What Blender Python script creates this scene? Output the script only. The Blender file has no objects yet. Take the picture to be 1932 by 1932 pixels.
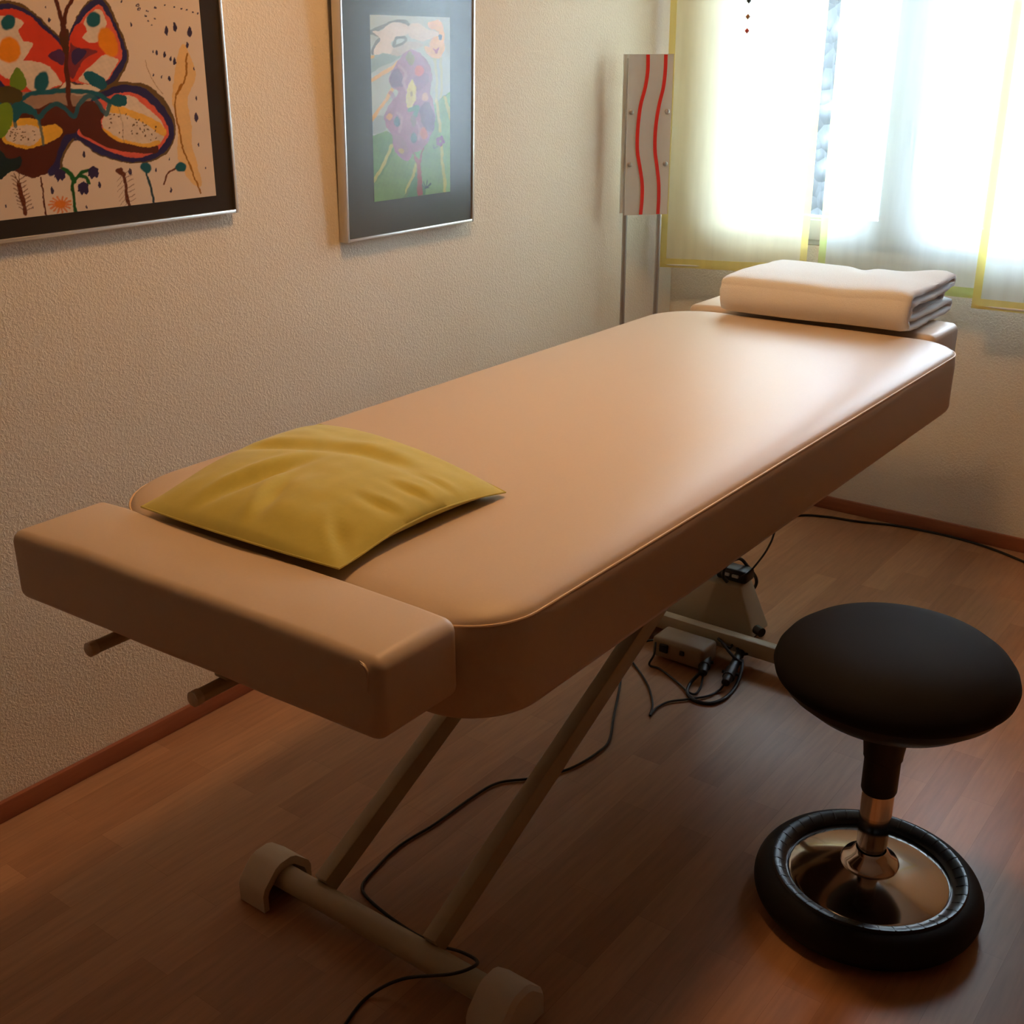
import bpy, bmesh, math, random
import numpy as np
from mathutils import Vector, Matrix, noise
random.seed(7)
D = bpy.data
COL = bpy.context.scene.collection
SC = bpy.context.scene

# ------------------------------------------------------------------ camera
F_PX = 2193.75
EX = (0.79846866, 0.21550454, -0.56214374)     # world x / y / z in camera axes (right, down, forward)
EY = (0.60201281, -0.29406921, 0.74236371)
EZ = (-0.00532642, -0.93117189, -0.36454155)
CAM = Vector((0, 0, 1.38))
right = Vector((EX[0], EY[0], EZ[0]))
up = -Vector((EX[1], EY[1], EZ[1]))
back = -Vector((EX[2], EY[2], EZ[2]))
cam = D.cameras.new('camera')
cam.sensor_width = 36
cam.sensor_fit = 'HORIZONTAL'
cam.lens = 36 * F_PX / 1932
cam.clip_start = 0.05
camo = D.objects.new('camera', cam)
M = Matrix((right, up, back)).transposed().to_4x4()
M.translation = CAM
camo.matrix_world = M
COL.objects.link(camo)
SC.camera = camo

# ------------------------------------------------------------------ light
SC.view_settings.view_transform = 'Standard'
SC.view_settings.look = 'None'
SC.view_settings.gamma = 1
SC.view_settings.exposure = 0.22
w = D.worlds.new('overcast sky')
SC.world = w
w.use_nodes = True
bg = w.node_tree.nodes['Background']
bg.inputs[0].default_value = (0.64, 0.80, 1.0, 1)
bg.inputs[1].default_value = 32.0

XW, YW = -1.938, 3.45          # left wall, far (window) wall
XR, YB, ZC = 2.1, -2.4, 2.45  # right wall, back wall, ceiling
WX0, WX1, WZ0, WZ1 = -1.835, -0.50, 0.835, 1.98   # window opening

pl = D.lights.new('window_portal', 'AREA')
pl.shape = 'RECTANGLE'
pl.size = WX1 - WX0
pl.size_y = WZ1 - WZ0
pl.cycles.is_portal = True
plo = D.objects.new('window_portal', pl)
plo.location = ((WX0 + WX1) / 2, YW + 0.16, (WZ0 + WZ1) / 2)
plo.rotation_euler = (math.radians(-90), 0, 0)
COL.objects.link(plo)

LAMP = Vector((-1.00, 1.68, 2.36))
LAMP_COL = (1.0, 0.52, 0.20)
LAMP_E = 55.0


# ------------------------------------------------------------------ helpers
def srgb(r, g, b):
    def f(c):
        c /= 255
        return c / 12.92 if c <= 0.04045 else ((c + 0.055) / 1.055) ** 2.4
    return (f(r), f(g), f(b), 1)


def mat(name, col, rough=0.6, metal=0.0, spec=0.5, **kw):
    m = D.materials.new(name)
    m.use_nodes = True
    b = m.node_tree.nodes['Principled BSDF']
    b.inputs['Base Color'].default_value = col
    b.inputs['Roughness'].default_value = rough
    b.inputs['Metallic'].default_value = metal
    b.inputs['Specular IOR Level'].default_value = spec
    for k, v in kw.items():
        b.inputs[k.replace('_', ' ')].default_value = v
    return m


def nd(m, t, **kw):
    n = m.node_tree.nodes.new(t)
    for k, v in kw.items():
        setattr(n, k, v)
    return n


def bump(m, scale, strength, dist=0.002, detail=4, rough=0.6, stretch=None, colvar=0.0, kind='ShaderNodeTexNoise'):
    """procedural relief + slight tone variation, object space"""
    nt = m.node_tree
    b = nt.nodes['Principled BSDF']
    tc = nd(m, 'ShaderNodeTexCoord')
    mp = nd(m, 'ShaderNodeMapping')
    if stretch:
        mp.inputs['Scale'].default_value = stretch
    n = nd(m, 'ShaderNodeTexNoise')
    n.inputs['Scale'].default_value = scale
    n.inputs['Detail'].default_value = detail
    n.inputs['Roughness'].default_value = rough
    nt.links.new(tc.outputs['Object'], mp.inputs[0])
    nt.links.new(mp.outputs[0], n.inputs['Vector'])
    bp = nd(m, 'ShaderNodeBump')
    bp.inputs['Strength'].default_value = strength
    bp.inputs['Distance'].default_value = dist
    nt.links.new(n.outputs['Fac'], bp.inputs['Height'])
    nt.links.new(bp.outputs[0], b.inputs['Normal'])
    if colvar:
        base = tuple(b.inputs['Base Color'].default_value)
        r = nd(m, 'ShaderNodeMapRange')
        r.inputs['From Min'].default_value = 0.3
        r.inputs['From Max'].default_value = 0.7
        r.inputs['To Min'].default_value = 1 - colvar
        r.inputs['To Max'].default_value = 1 + colvar
        nt.links.new(n.outputs['Fac'], r.inputs[0])
        mx = nd(m, 'ShaderNodeVectorMath', operation='SCALE')
        mx.inputs[0].default_value = base[:3]
        nt.links.new(r.outputs[0], mx.inputs['Scale'])
        nt.links.new(mx.outputs[0], b.inputs['Base Color'])
    return m


def root_loc(p):
    v = Vector((0, 0, 0))
    while p is not None:
        v += p.location
        p = p.parent
    return v


def obj(name, bm, m, parent=None, smooth=True, angle=40):
    """link a bmesh given in WORLD coordinates as one mesh object"""
    me = D.meshes.new(name)
    off = root_loc(parent)
    bmesh.ops.translate(bm, verts=bm.verts, vec=-off)
    bmesh.ops.recalc_face_normals(bm, faces=bm.faces)
    bm.to_mesh(me)
    bm.free()
    for mm in (m if isinstance(m, (list, tuple)) else [m]):
        me.materials.append(mm)
    if smooth:
        me.shade_smooth()
        try:
            me.set_sharp_from_angle(angle=math.radians(angle))
        except Exception:
            pass
    o = D.objects.new(name, me)
    COL.objects.link(o)
    if parent is not None:
        o.parent = parent
    return o


def thing(name, label, cat, loc, group=None):
    o = D.objects.new(name, None)
    o.empty_display_size = 0.05
    COL.objects.link(o)
    o.location = loc
    tag(o, label, cat, group)
    return o


def tag(o, label, cat, group=None):
    o['label'] = label
    o['category'] = cat
    if group:
        o['group'] = group
    return o


def struct(o):
    o['kind'] = 'structure'
    return o


def box(bm, x0, x1, y0, y1, z0, z1, bev=0.0, seg=2, mi=0):
    r = bmesh.ops.create_cube(bm, size=1)
    vs = r['verts']
    for v in vs:
        v.co = Vector(((x0 + x1) / 2 + v.co.x * (x1 - x0), (y0 + y1) / 2 + v.co.y * (y1 - y0), (z0 + z1) / 2 + v.co.z * (z1 - z0)))
    fs = set(f for v in vs for f in v.link_faces)
    for f in fs:
        f.material_index = mi
    if bev:
        es = list(set(e for v in vs for e in v.link_edges))
        bmesh.ops.bevel(bm, geom=es, offset=bev, segments=seg, profile=0.5, affect='EDGES')
    return bm


def bxm(*a, **k):
    return box(bmesh.new(), *a, **k)


def catmull(pts, n=8, closed=False):
    P = [Vector(p) for p in pts]
    out = []
    N = len(P)
    rng = range(N if closed else N - 1)
    for i in rng:
        p0 = P[(i - 1) % N] if (closed or i > 0) else P[0] * 2 - P[1]
        p1 = P[i]
        p2 = P[(i + 1) % N]
        p3 = P[(i + 2) % N] if (closed or i + 2 < N) else P[-1] * 2 - P[-2]
        for k in range(n):
            t = k / n
            out.append(0.5 * ((2 * p1) + (p2 - p0) * t + (2 * p0 - 5 * p1 + 4 * p2 - p3) * t * t + (3 * p1 - p0 - 3 * p2 + p3) * t ** 3))
    if not closed:
        out.append(P[-1])
    return out


def tube(bm, pts, r, seg=10, closed=False, cap=True):
    P = [Vector(p) for p in pts]
    N = len(P)
    rings = []
    ref = Vector((0, 0, 1))
    t0 = (P[1] - P[0]).normalized()
    if abs(t0.dot(ref)) > 0.9:
        ref = Vector((1, 0, 0))
    u = t0.cross(ref).normalized()
    for i in range(N):
        a = P[(i - 1) % N] if (closed or i > 0) else P[i]
        b = P[(i + 1) % N] if (closed or i < N - 1) else P[i]
        t = (b - a).normalized()
        u = (u - t * u.dot(t)).normalized()
        v = t.cross(u)
        rr = r[i] if isinstance(r, (list, tuple)) else r
        rings.append([bm.verts.new(P[i] + (u * math.cos(2 * math.pi * k / seg) + v * math.sin(2 * math.pi * k / seg)) * rr) for k in range(seg)])
    for i in range(N if closed else N - 1):
        A, B = rings[i], rings[(i + 1) % N]
        for k in range(seg):
            bm.faces.new((A[k], A[(k + 1) % seg], B[(k + 1) % seg], B[k]))
    if cap and not closed:
        bm.faces.new(rings[0][::-1])
        bm.faces.new(rings[-1])
    return bm


def tubem(pts, r, seg=10, **k):
    return tube(bmesh.new(), pts, r, seg, **k)


def lathe(bm, prof, c, seg=64, close=False):
    rings = []
    for (r, z) in prof:
        if r < 1e-6:
            rings.append([bm.verts.new((c[0], c[1], c[2] + z))])
        else:
            rings.append([bm.verts.new((c[0] + r * math.cos(2 * math.pi * k / seg), c[1] + r * math.sin(2 * math.pi * k / seg), c[2] + z)) for k in range(seg)])
    pairs = list(zip(rings[:-1], rings[1:]))
    if close:
        pairs.append((rings[-1], rings[0]))
    for A, B in pairs:
        for k in range(seg):
            k2 = (k + 1) % seg
            if len(A) == 1 and len(B) == 1:
                continue
            if len(A) == 1:
                bm.faces.new((A[0], B[k2], B[k]))
            elif len(B) == 1:
                bm.faces.new((A[k], A[k2], B[0]))
            else:
                bm.faces.new((A[k], A[k2], B[k2], B[k]))
    return bm


def prism(bm, prof, x0, x1, axis='x'):
    """extrude a closed profile along an axis; prof = [(a,b)]"""
    def P(a, b, t):
        return (t, a, b) if axis == 'x' else ((a, t, b) if axis == 'y' else (a, b, t))
    A = [bm.verts.new(P(a, b, x0)) for a, b in prof]
    B = [bm.verts.new(P(a, b, x1)) for a, b in prof]
    n = len(prof)
    for i in range(n):
        bm.faces.new((A[i], A[(i + 1) % n], B[(i + 1) % n], B[i]))
    bm.faces.new(A[::-1])
    bm.faces.new(B)
    return bm


def beam(bm, p, q, w, h):
    """rectangular bar from p to q in an x = const plane: w across x, h across the plane"""
    p, q = Vector(p), Vector(q)
    t = (q - p).normalized()
    n = Vector((0, -t.z, t.y))
    vs = []
    for e in (p, q):
        for sx, sn in ((-1, -1), (1, -1), (1, 1), (-1, 1)):
            vs.append(bm.verts.new(e + Vector((sx * w / 2, 0, 0)) + n * sn * h / 2))
    for i in range(4):
        bm.faces.new((vs[i], vs[(i + 1) % 4], vs[4 + (i + 1) % 4], vs[4 + i]))
    bm.faces.new(vs[:4][::-1])
    bm.faces.new(vs[4:])
    es = [e for e in bm.edges if all(v in vs for v in e.verts)]
    bmesh.ops.bevel(bm, geom=es, offset=0.003, segments=2, profile=0.5, affect='EDGES')
    return bm


# ------------------------------------------------------------------ materials
PLASTER = mat('rough white plaster', (0.85, 0.78, 0.67, 1), 0.9, spec=0.15)


def plaster_relief(m, strength, scale):
    nt = m.node_tree
    b = nt.nodes['Principled BSDF']
    tc = nd(m, 'ShaderNodeTexCoord')
    n = nd(m, 'ShaderNodeTexNoise')
    n.inputs['Scale'].default_value = scale
    n.inputs['Detail'].default_value = 3
    n.inputs['Roughness'].default_value = 0.55
    n.inputs['Distortion'].default_value = 0.6
    nt.links.new(tc.outputs['Object'], n.inputs['Vector'])
    r = nd(m, 'ShaderNodeMapRange')
    r.inputs['From Min'].default_value = 0.42
    r.inputs['From Max'].default_value = 0.62
    nt.links.new(n.outputs['Fac'], r.inputs[0])
    bp = nd(m, 'ShaderNodeBump')
    bp.inputs['Strength'].default_value = strength
    bp.inputs['Distance'].default_value = 0.0022
    nt.links.new(r.outputs[0], bp.inputs['Height'])
    nt.links.new(bp.outputs[0], b.inputs['Normal'])


plaster_relief(PLASTER, 0.42, 165)
OCHRE = mat('bounce-cutting terracotta paint', (0.34, 0.20, 0.12, 1), 0.9, spec=0.15)  # unseen right and back walls, colour made dark to keep bounced light down
plaster_relief(OCHRE, 0.32, 130)
CEIL = bump(mat('white ceiling paint', (0.62, 0.58, 0.52, 1), 0.9), 60, 0.1)


def laminate():
    m = mat('beech strip laminate', (0.5, 0.3, 0.17, 1), 0.38, spec=0.45)
    nt = m.node_tree
    b = nt.nodes['Principled BSDF']
    tc = nd(m, 'ShaderNodeTexCoord')
    mp = nd(m, 'ShaderNodeMapping')
    mp.inputs['Rotation'].default_value = (0, 0, math.radians(90))
    nt.links.new(tc.outputs['Object'], mp.inputs[0])
    br = nd(m, 'ShaderNodeTexBrick')
    br.offset = 0.37
    br.offset_frequency = 2
    br.inputs['Scale'].default_value = 1
    br.inputs['Brick Width'].default_value = 0.42
    br.inputs['Row Height'].default_value = 0.067
    br.inputs['Mortar Size'].default_value = 0.0004
    br.inputs['Mortar Smooth'].default_value = 0.3
    br.inputs['Color1'].default_value = srgb(184, 136, 98)
    br.inputs['Color2'].default_value = srgb(164, 116, 81)
    br.inputs['Mortar'].default_value = srgb(152, 104, 68)
    nt.links.new(mp.outputs[0], br.inputs['Vector'])
    n = nd(m, 'ShaderNodeTexNoise')
    n.inputs['Scale'].default_value = 14
    n.inputs['Detail'].default_value = 6
    mp2 = nd(m, 'ShaderNodeMapping')
    mp2.inputs['Scale'].default_value = (7, 0.6, 1)
    nt.links.new(tc.outputs['Object'], mp2.inputs[0])
    nt.links.new(mp2.outputs[0], n.inputs['Vector'])
    r = nd(m, 'ShaderNodeMapRange')
    r.inputs['From Min'].default_value = 0.3
    r.inputs['From Max'].default_value = 0.7
    r.inputs['To Min'].default_value = 0.88
    r.inputs['To Max'].default_value = 1.1
    nt.links.new(n.outputs['Fac'], r.inputs[0])
    mx = nd(m, 'ShaderNodeVectorMath', operation='SCALE')
    nt.links.new(br.outputs['Color'], mx.inputs[0])
    nt.links.new(r.outputs[0], mx.inputs['Scale'])
    nt.links.new(mx.outputs[0], b.inputs['Base Color'])
    return m


FLOOR = laminate()
BASEB = bump(mat('reddish beech skirting', srgb(152, 88, 58), 0.45), 12, 0.05, stretch=(8, 0.6, 8), colvar=0.12)
BASEB2 = bump(mat('reddish beech skirting across', srgb(152, 88, 58), 0.45), 12, 0.05, stretch=(0.6, 8, 8), colvar=0.12)
LEATHER = bump(mat('beige leatherette', srgb(210, 190, 169), 0.45, spec=0.42), 260, 0.05, 0.0006, colvar=0.015)
PIPING = mat('pale seam piping', srgb(236, 208, 176), 0.5)
CREAM = bump(mat('cream painted steel', srgb(188, 176, 150), 0.42), 60, 0.03, 0.0005)
CREAMPL = bump(mat('cream plastic', srgb(215, 203, 185), 0.5), 80, 0.03, 0.0005)
BOXC = bump(mat('grey beige plastic', srgb(150, 128, 102), 0.5), 80, 0.03, 0.0005)
DARKU = bump(mat('dark underside board', srgb(60, 46, 36), 0.7), 40, 0.1)
VELVET = bump(mat('yellow green velour', srgb(204, 194, 98), 0.85, spec=0.15, Sheen_Weight=0.35, Sheen_Roughness=0.5), 30, 0.12, 0.002, colvar=0.05)
TERRY = bump(mat('white terry cloth', srgb(242, 240, 238), 0.95, spec=0.1, Sheen_Weight=0.4), 420, 0.6, 0.002, colvar=0.03)
BLACKF = bump(mat('black seat fabric', srgb(24, 23, 26), 0.8, spec=0.25), 700, 0.3, 0.0005)
BLACKP = bump(mat('black plastic', srgb(22, 21, 22), 0.45), 90, 0.03, 0.0004)
GLOSSB = bump(mat('glossy black plastic', srgb(20, 20, 24), 0.34), 90, 0.03, 0.0004)
RUBBER = bump(mat('black rubber', srgb(20, 18, 18), 0.62, spec=0.3), 200, 0.1, 0.0004)
CHROME = bump(mat('dark polished chrome', (0.62, 0.58, 0.55, 1), 0.10, metal=1), 8, 0.01, 0.0005)
CHROME2 = bump(mat('bright polished chrome', (0.8, 0.76, 0.72, 1), 0.12, metal=1), 8, 0.01, 0.0005)
ALU = bump(mat('brushed aluminium', (0.68, 0.67, 0.66, 1), 0.38, metal=0.85), 60, 0.03, stretch=(1, 1, 12))
STEELP = bump(mat('satin steel pole', (0.42, 0.40, 0.38, 1), 0.4, metal=0.8), 60, 0.03)
MATB = bump(mat('dark brown passepartout', srgb(52, 42, 34), 0.75, spec=0.2), 300, 0.08, 0.0004)
MATG = bump(mat('charcoal passepartout', srgb(66, 66, 60), 0.75, spec=0.2), 300, 0.08, 0.0004)
CABLE = bump(mat('black cable sheath', srgb(24, 20, 18), 0.5), 120, 0.05, 0.0004)
CABLEG = bump(mat('grey cable sheath', srgb(78, 74, 70), 0.5), 120, 0.05, 0.0004)
WINW = bump(mat('white window lacquer', srgb(236, 240, 240), 0.35), 40, 0.02, 0.0004)
REDL = bump(mat('red acrylic ribbon', srgb(214, 44, 30), 0.45), 60, 0.02, 0.0004)


def glass_mat(name, tint=(1, 1, 1, 1), fac=0.05, rough=0.02):
    m = D.materials.new(name)
    m.use_nodes = True
    nt = m.node_tree
    nt.nodes.clear()
    o = nd(m, 'ShaderNodeOutputMaterial')
    t = nd(m, 'ShaderNodeBsdfTransparent')
    t.inputs[0].default_value = tint
    g = nd(m, 'ShaderNodeBsdfGlossy')
    g.inputs['Roughness'].default_value = rough
    fr = nd(m, 'ShaderNodeFresnel')
    fr.inputs['IOR'].default_value = 1.45
    nz = nd(m, 'ShaderNodeTexNoise')
    nz.inputs['Scale'].default_value = 3
    mu = nd(m, 'ShaderNodeMath', operation='MULTIPLY')
    mr = nd(m, 'ShaderNodeMapRange')
    mr.inputs['To Min'].default_value = 0.95 * fac
    mr.inputs['To Max'].default_value = 1.05 * fac
    nt.links.new(nz.outputs['Fac'], mr.inputs[0])
    nt.links.new(fr.outputs[0], mu.inputs[0])
    nt.links.new(mr.outputs[0], mu.inputs[1])
    mx = nd(m, 'ShaderNodeMixShader')
    nt.links.new(mu.outputs[0], mx.inputs[0])
    nt.links.new(t.outputs[0], mx.inputs[1])
    nt.links.new(g.outputs[0], mx.inputs[2])
    nt.links.new(mx.outputs[0], o.inputs[0])
    return m


PANE = glass_mat('clear window glass', fac=1.0)
PICGLASS = glass_mat('picture glass', fac=0.16, rough=0.15)
PICGLASS2 = glass_mat('matt picture glass', fac=0.10, rough=0.25)


def sheer(name, col, dens, rough=0.0):
    """thin organza: part open weave, part light-scattering thread"""
    m = D.materials.new(name)
    m.use_nodes = True
    nt = m.node_tree
    nt.nodes.clear()
    o = nd(m, 'ShaderNodeOutputMaterial')
    t = nd(m, 'ShaderNodeBsdfTransparent')
    t.inputs[0].default_value = tuple(0.45 + 0.55 * c for c in col[:3]) + (1,)
    tl = nd(m, 'ShaderNodeBsdfTranslucent')
    tl.inputs[0].default_value = col
    df = nd(m, 'ShaderNodeBsdfDiffuse')
    df.inputs[0].default_value = col
    m1 = nd(m, 'ShaderNodeMixShader')
    m1.inputs[0].default_value = 0.46
    nt.links.new(tl.outputs[0], m1.inputs[1])
    nt.links.new(df.outputs[0], m1.inputs[2])
    tc = nd(m, 'ShaderNodeTexCoord')
    mp = nd(m, 'ShaderNodeMapping')
    mp.inputs['Scale'].default_value = (1, 1, 0.12)
    nz = nd(m, 'ShaderNodeTexNoise')
    nz.inputs['Scale'].default_value = 26
    nz.inputs['Detail'].default_value = 4
    nt.links.new(tc.outputs['Object'], mp.inputs[0])
    nt.links.new(mp.outputs[0], nz.inputs['Vector'])
    mr = nd(m, 'ShaderNodeMapRange')
    mr.inputs['From Min'].default_value = 0.3
    mr.inputs['From Max'].default_value = 0.7
    mr.inputs['To Min'].default_value = dens - 0.04
    mr.inputs['To Max'].default_value = dens + 0.05
    nt.links.new(nz.outputs['Fac'], mr.inputs[0])
    m2 = nd(m, 'ShaderNodeMixShader')
    nt.links.new(mr.outputs[0], m2.inputs[0])
    nt.links.new(t.outputs[0], m2.inputs[1])
    nt.links.new(m1.outputs[0], m2.inputs[2])
    nt.links.new(m2.outputs[0], o.inputs[0])
    return m


SHEER_Y = sheer('pale yellow organza', srgb(254, 251, 226), 0.58)
SHEER_W = sheer('white green organza', srgb(247, 253, 250), 0.58)
HEM_Y = sheer('yellow ribbon hem', srgb(248, 236, 164), 0.86)
HEM_G = sheer('pale green ribbon hem', srgb(228, 240, 176), 0.86)

# ------------------------------------------------------------------ structure
T = 0.2
struct(obj('floor', bxm(XW - T, XR + T, YB - T, YW + T, -0.1, 0), FLOOR, smooth=False))
struct(obj('ceiling', bxm(XW - T, XR + T, YB - T, YW + T, ZC, ZC + 0.1), CEIL, smooth=False))
struct(obj('wall_left', bxm(XW - T, XW, YB - T, YW + T, 0, ZC), PLASTER, smooth=False))
struct(obj('wall_right', bxm(XR, XR + T, YB, YW, 0, ZC), OCHRE, smooth=False))
struct(obj('wall_back', bxm(XW, XR + T, YB - T, YB, 0, ZC), OCHRE, smooth=False))
bm = bmesh.new()
WT = 0.24
box(bm, XW, WX0, YW, YW + WT, 0, ZC)
box(bm, WX1, XR + T, YW, YW + WT, 0, ZC)
box(bm, WX0, WX1, YW, YW + WT, 0, WZ0)
box(bm, WX0, WX1, YW, YW + WT, WZ1, ZC)
struct(obj('wall_far', bm, PLASTER, smooth=False))
BH = 0.043
struct(obj('baseboard_left', bxm(XW, XW + 0.012, YB, YW, 0, BH, bev=0.003), BASEB))
struct(obj('baseboard_far', bxm(XW + 0.012, XR, YW - 0.012, YW, 0, BH, bev=0.003), BASEB2))
struct(obj('baseboard_right', bxm(XR - 0.012, XR, YB, YW - 0.012, 0, BH, bev=0.003), BASEB))
struct(obj('baseboard_back', bxm(XW + 0.012, XR - 0.012, YB, YB + 0.012, 0, BH, bev=0.003), BASEB2))

# window: fixed frame, two casements, panes, handle, hinges
win = D.objects.new('window_1', None)
COL.objects.link(win)
win.location = (WX0, YW, WZ0)
struct(win)


def ring(bm, x0, x1, y0, y1, z0, z1, wl, wr, wb, wt, bev=0.004):
    box(bm, x0, x0 + wl, y0, y1, z0, z1, bev)
    box(bm, x1 - wr, x1, y0, y1, z0, z1, bev)
    box(bm, x0 + wl, x1 - wr, y0, y1, z0, z0 + wb, bev)
    box(bm, x0 + wl, x1 - wr, y0, y1, z1 - wt, z1, bev)


bm = bmesh.new()
ring(bm, WX0, WX1, YW + 0.012, YW + 0.08, WZ0, WZ1, 0.05, 0.05, 0.02, 0.05)
obj('window_frame', bm, WINW, win)
XM = -1.168
SZ0, SZ1 = WZ0 + 0.017, WZ1 - 0.03
for k, (a, b) in enumerate(((WX0 + 0.04, XM - 0.001), (XM + 0.001, WX1 - 0.04))):
    bm = bmesh.new()
    ring(bm, a, b, YW - 0.012, YW + 0.05, SZ0, SZ1, 0.072, 0.072, 0.062, 0.07, 0.006)
    ring(bm, a + 0.066, b - 0.066, YW - 0.002, YW + 0.04, SZ0 + 0.056, SZ1 - 0.064, 0.016, 0.016, 0.014, 0.014, 0.003)
    s = obj('casement', bm, WINW, win)
    obj('pane', bxm(a + 0.07, b - 0.07, YW + 0.022, YW + 0.026, SZ0 + 0.06, SZ1 - 0.066), PANE, s, smooth=False)
bm = bmesh.new()
box(bm, XM - 0.014, XM + 0.014, YW - 0.02, YW - 0.012, 1.19, 1.255, 0.004)
tube(bm, [(XM, YW - 0.018, 1.235), (XM, YW - 0.05, 1.235)], 0.008)
box(bm, XM - 0.009, XM + 0.009, YW - 0.062, YW - 0.045, 1.105, 1.245, 0.005)
obj('window_handle', bm, WINW, win)
for z in (0.93, 1.37, 1.86):
    bm = bmesh.new()
    tube(bm, [(WX0 + 0.036, YW - 0.012, z), (WX0 + 0.036, YW - 0.012, z + 0.075)], 0.009)
    obj('hinge', bm, ALU, win)

# outside the window: terrace, rough stone wall, shrubs
TERR = bump(mat('pale gravel terrace', (0.12, 0.135, 0.12, 1), 0.95), 40, 0.3, 0.01, colvar=0.08)
struct(obj('terrace', bxm(-7, 5, YW + WT, 14, -0.3, -0.2), TERR, smooth=False))
STONE = mat('grey rubble stone', (0.45, 0.47, 0.47, 1), 0.9)
nt = STONE.node_tree
vo = nd(STONE, 'ShaderNodeTexVoronoi')
vo.inputs['Scale'].default_value = 13
tcs = nd(STONE, 'ShaderNodeTexCoord')
nt.links.new(tcs.outputs['Object'], vo.inputs['Vector'])
cr = nd(STONE, 'ShaderNodeValToRGB')
cr.color_ramp.elements[0].color = (0.075, 0.085, 0.088, 1)
cr.color_ramp.elements[1].color = (0.02, 0.024, 0.024, 1)
cr.color_ramp.elements[1].position = 0.6
nt.links.new(vo.outputs['Distance'], cr.inputs[0])
nt.links.new(cr.outputs[0], STONE.node_tree.nodes['Principled BSDF'].inputs['Base Color'])
bpn = nd(STONE, 'ShaderNodeBump')
bpn.inputs['Distance'].default_value = 0.05
bpn.invert = True
nt.links.new(vo.outputs['Distance'], bpn.inputs['Height'])
nt.links.new(bpn.outputs[0], STONE.node_tree.nodes['Principled BSDF'].inputs['Normal'])
FAC = bump(mat('pale pinkish render', (0.17, 0.155, 0.15, 1), 0.9), 6, 0.1, 0.01, colvar=0.12)
tag(obj('house_front', bxm(-7, 5, 13.0, 13.4, -0.2, 2.4), FAC, smooth=False), 'pale rendered house front blown out by daylight beyond the window', 'house')
bm = bxm(-2.75, -2.2, 5.3, 5.7, -0.2, 1.9, bev=0.03)
tag(obj('garden_wall', bm, STONE), 'grey rubble stone wall glimpsed outside the window between the blinds', 'stone wall')

LEAF = bump(mat('garden leaves', (0.04, 0.09, 0.035, 1), 0.7), 20, 0.1, colvar=0.3)
bm = bmesh.new()
for i in range(420):
    c = Vector((random.gauss(-2.05, 0.14), random.gauss(4.75, 0.10), 0.0))
    c.z = -0.2 + abs(random.gauss(0.30, 0.22))
    a = Vector((random.uniform(-1, 1), random.uniform(-1, 1), random.uniform(-0.3, 1))).normalized()
    b = a.cross(Vector((random.random(), random.random(), random.random()))).normalized()
    L = random.uniform(0.03, 0.06)
    vs = [bm.verts.new(c + a * L), bm.verts.new(c + b * L * 0.45), bm.verts.new(c - a * L), bm.verts.new(c - b * L * 0.45)]
    bm.faces.new(vs)
tube(bm, [(-2.05, 4.75, -0.2), (-2.04, 4.75, 0.3)], 0.02)
tag(obj('shrub', bm, LEAF, smooth=False), 'green shrub outside low behind the gap between the blinds', 'shrub')


# ------------------------------------------------------------------ panel blinds
def panel(name, x0, x1, yb, z0, z1, m, mh, label, slant=0.0, hem=(0.022, 0.022, 0.028), wav=0.004, seed=0, hemr=None):
    NX, NZ = 40, 60
    hem_l, hem_r, hem_b = hem
    xs = [x0 + (x1 - x0) * i / NX for i in range(NX + 1)]

    def P(x, z):
        t = (x - x0) / (x1 - x0)
        zz = z
        yy = yb + wav * math.sin(x * 17 + seed) * (1 - (z - z0) / (z1 - z0)) + wav * 0.6 * noise.noise(Vector((x * 5, z * 3, seed)))
        return Vector((x + 0.0 * t, yy, zz + slant * t * (1 - (z - z0) / (z1 - z0))))
    root = thing(name, label, 'panel blind', (0.5 * (x0 + x1), yb, z0), 'sheer panel blinds at the window')

    def strip(xa, xb, za, zb, nx, nz, dy=0.0):
        bm = bmesh.new()
        g = [[bm.verts.new(P(xa + (xb - xa) * i / nx, za + (zb - za) * j / nz) + Vector((0, dy, 0))) for j in range(nz + 1)] for i in range(nx + 1)]
        for i in range(nx):
            for j in range(nz):
                bm.faces.new((g[i][j], g[i + 1][j], g[i + 1][j + 1], g[i][j + 1]))
        bmesh.ops.solidify(bm, geom=bm.faces[:], thickness=0.0006)
        return bm
    obj('sheer_panel', strip(x0 + hem_l, x1 - hem_r, z0 + hem_b, z1, NX, NZ), m, root)
    obj('side_hem', strip(x0, x0 + hem_l, z0 + hem_b, z1, 3, NZ), mh, root)
    obj('side_hem', strip(x1 - hem_r, x1, z0 + hem_b, z1, 3, NZ), hemr or mh, root)
    obj('bottom_hem', strip(x0, x1, z0, z0 + hem_b, NX, 3), mh, root)
    tube_bm = tubem([P(x0 + 0.004, z0 + 0.008) + Vector((0, 0.004, 0)), P(x1 - 0.004, z0 + 0.008) + Vector((0, 0.004, 0))], 0.003, 8)
    obj('hem_weight', tube_bm, WINW, root)
    obj('top_rail', bxm(x0, x1, yb - 0.008, yb + 0.008, z1 - 0.01, z1 + 0.03, bev=0.002), ALU, root)
    return root


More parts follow.
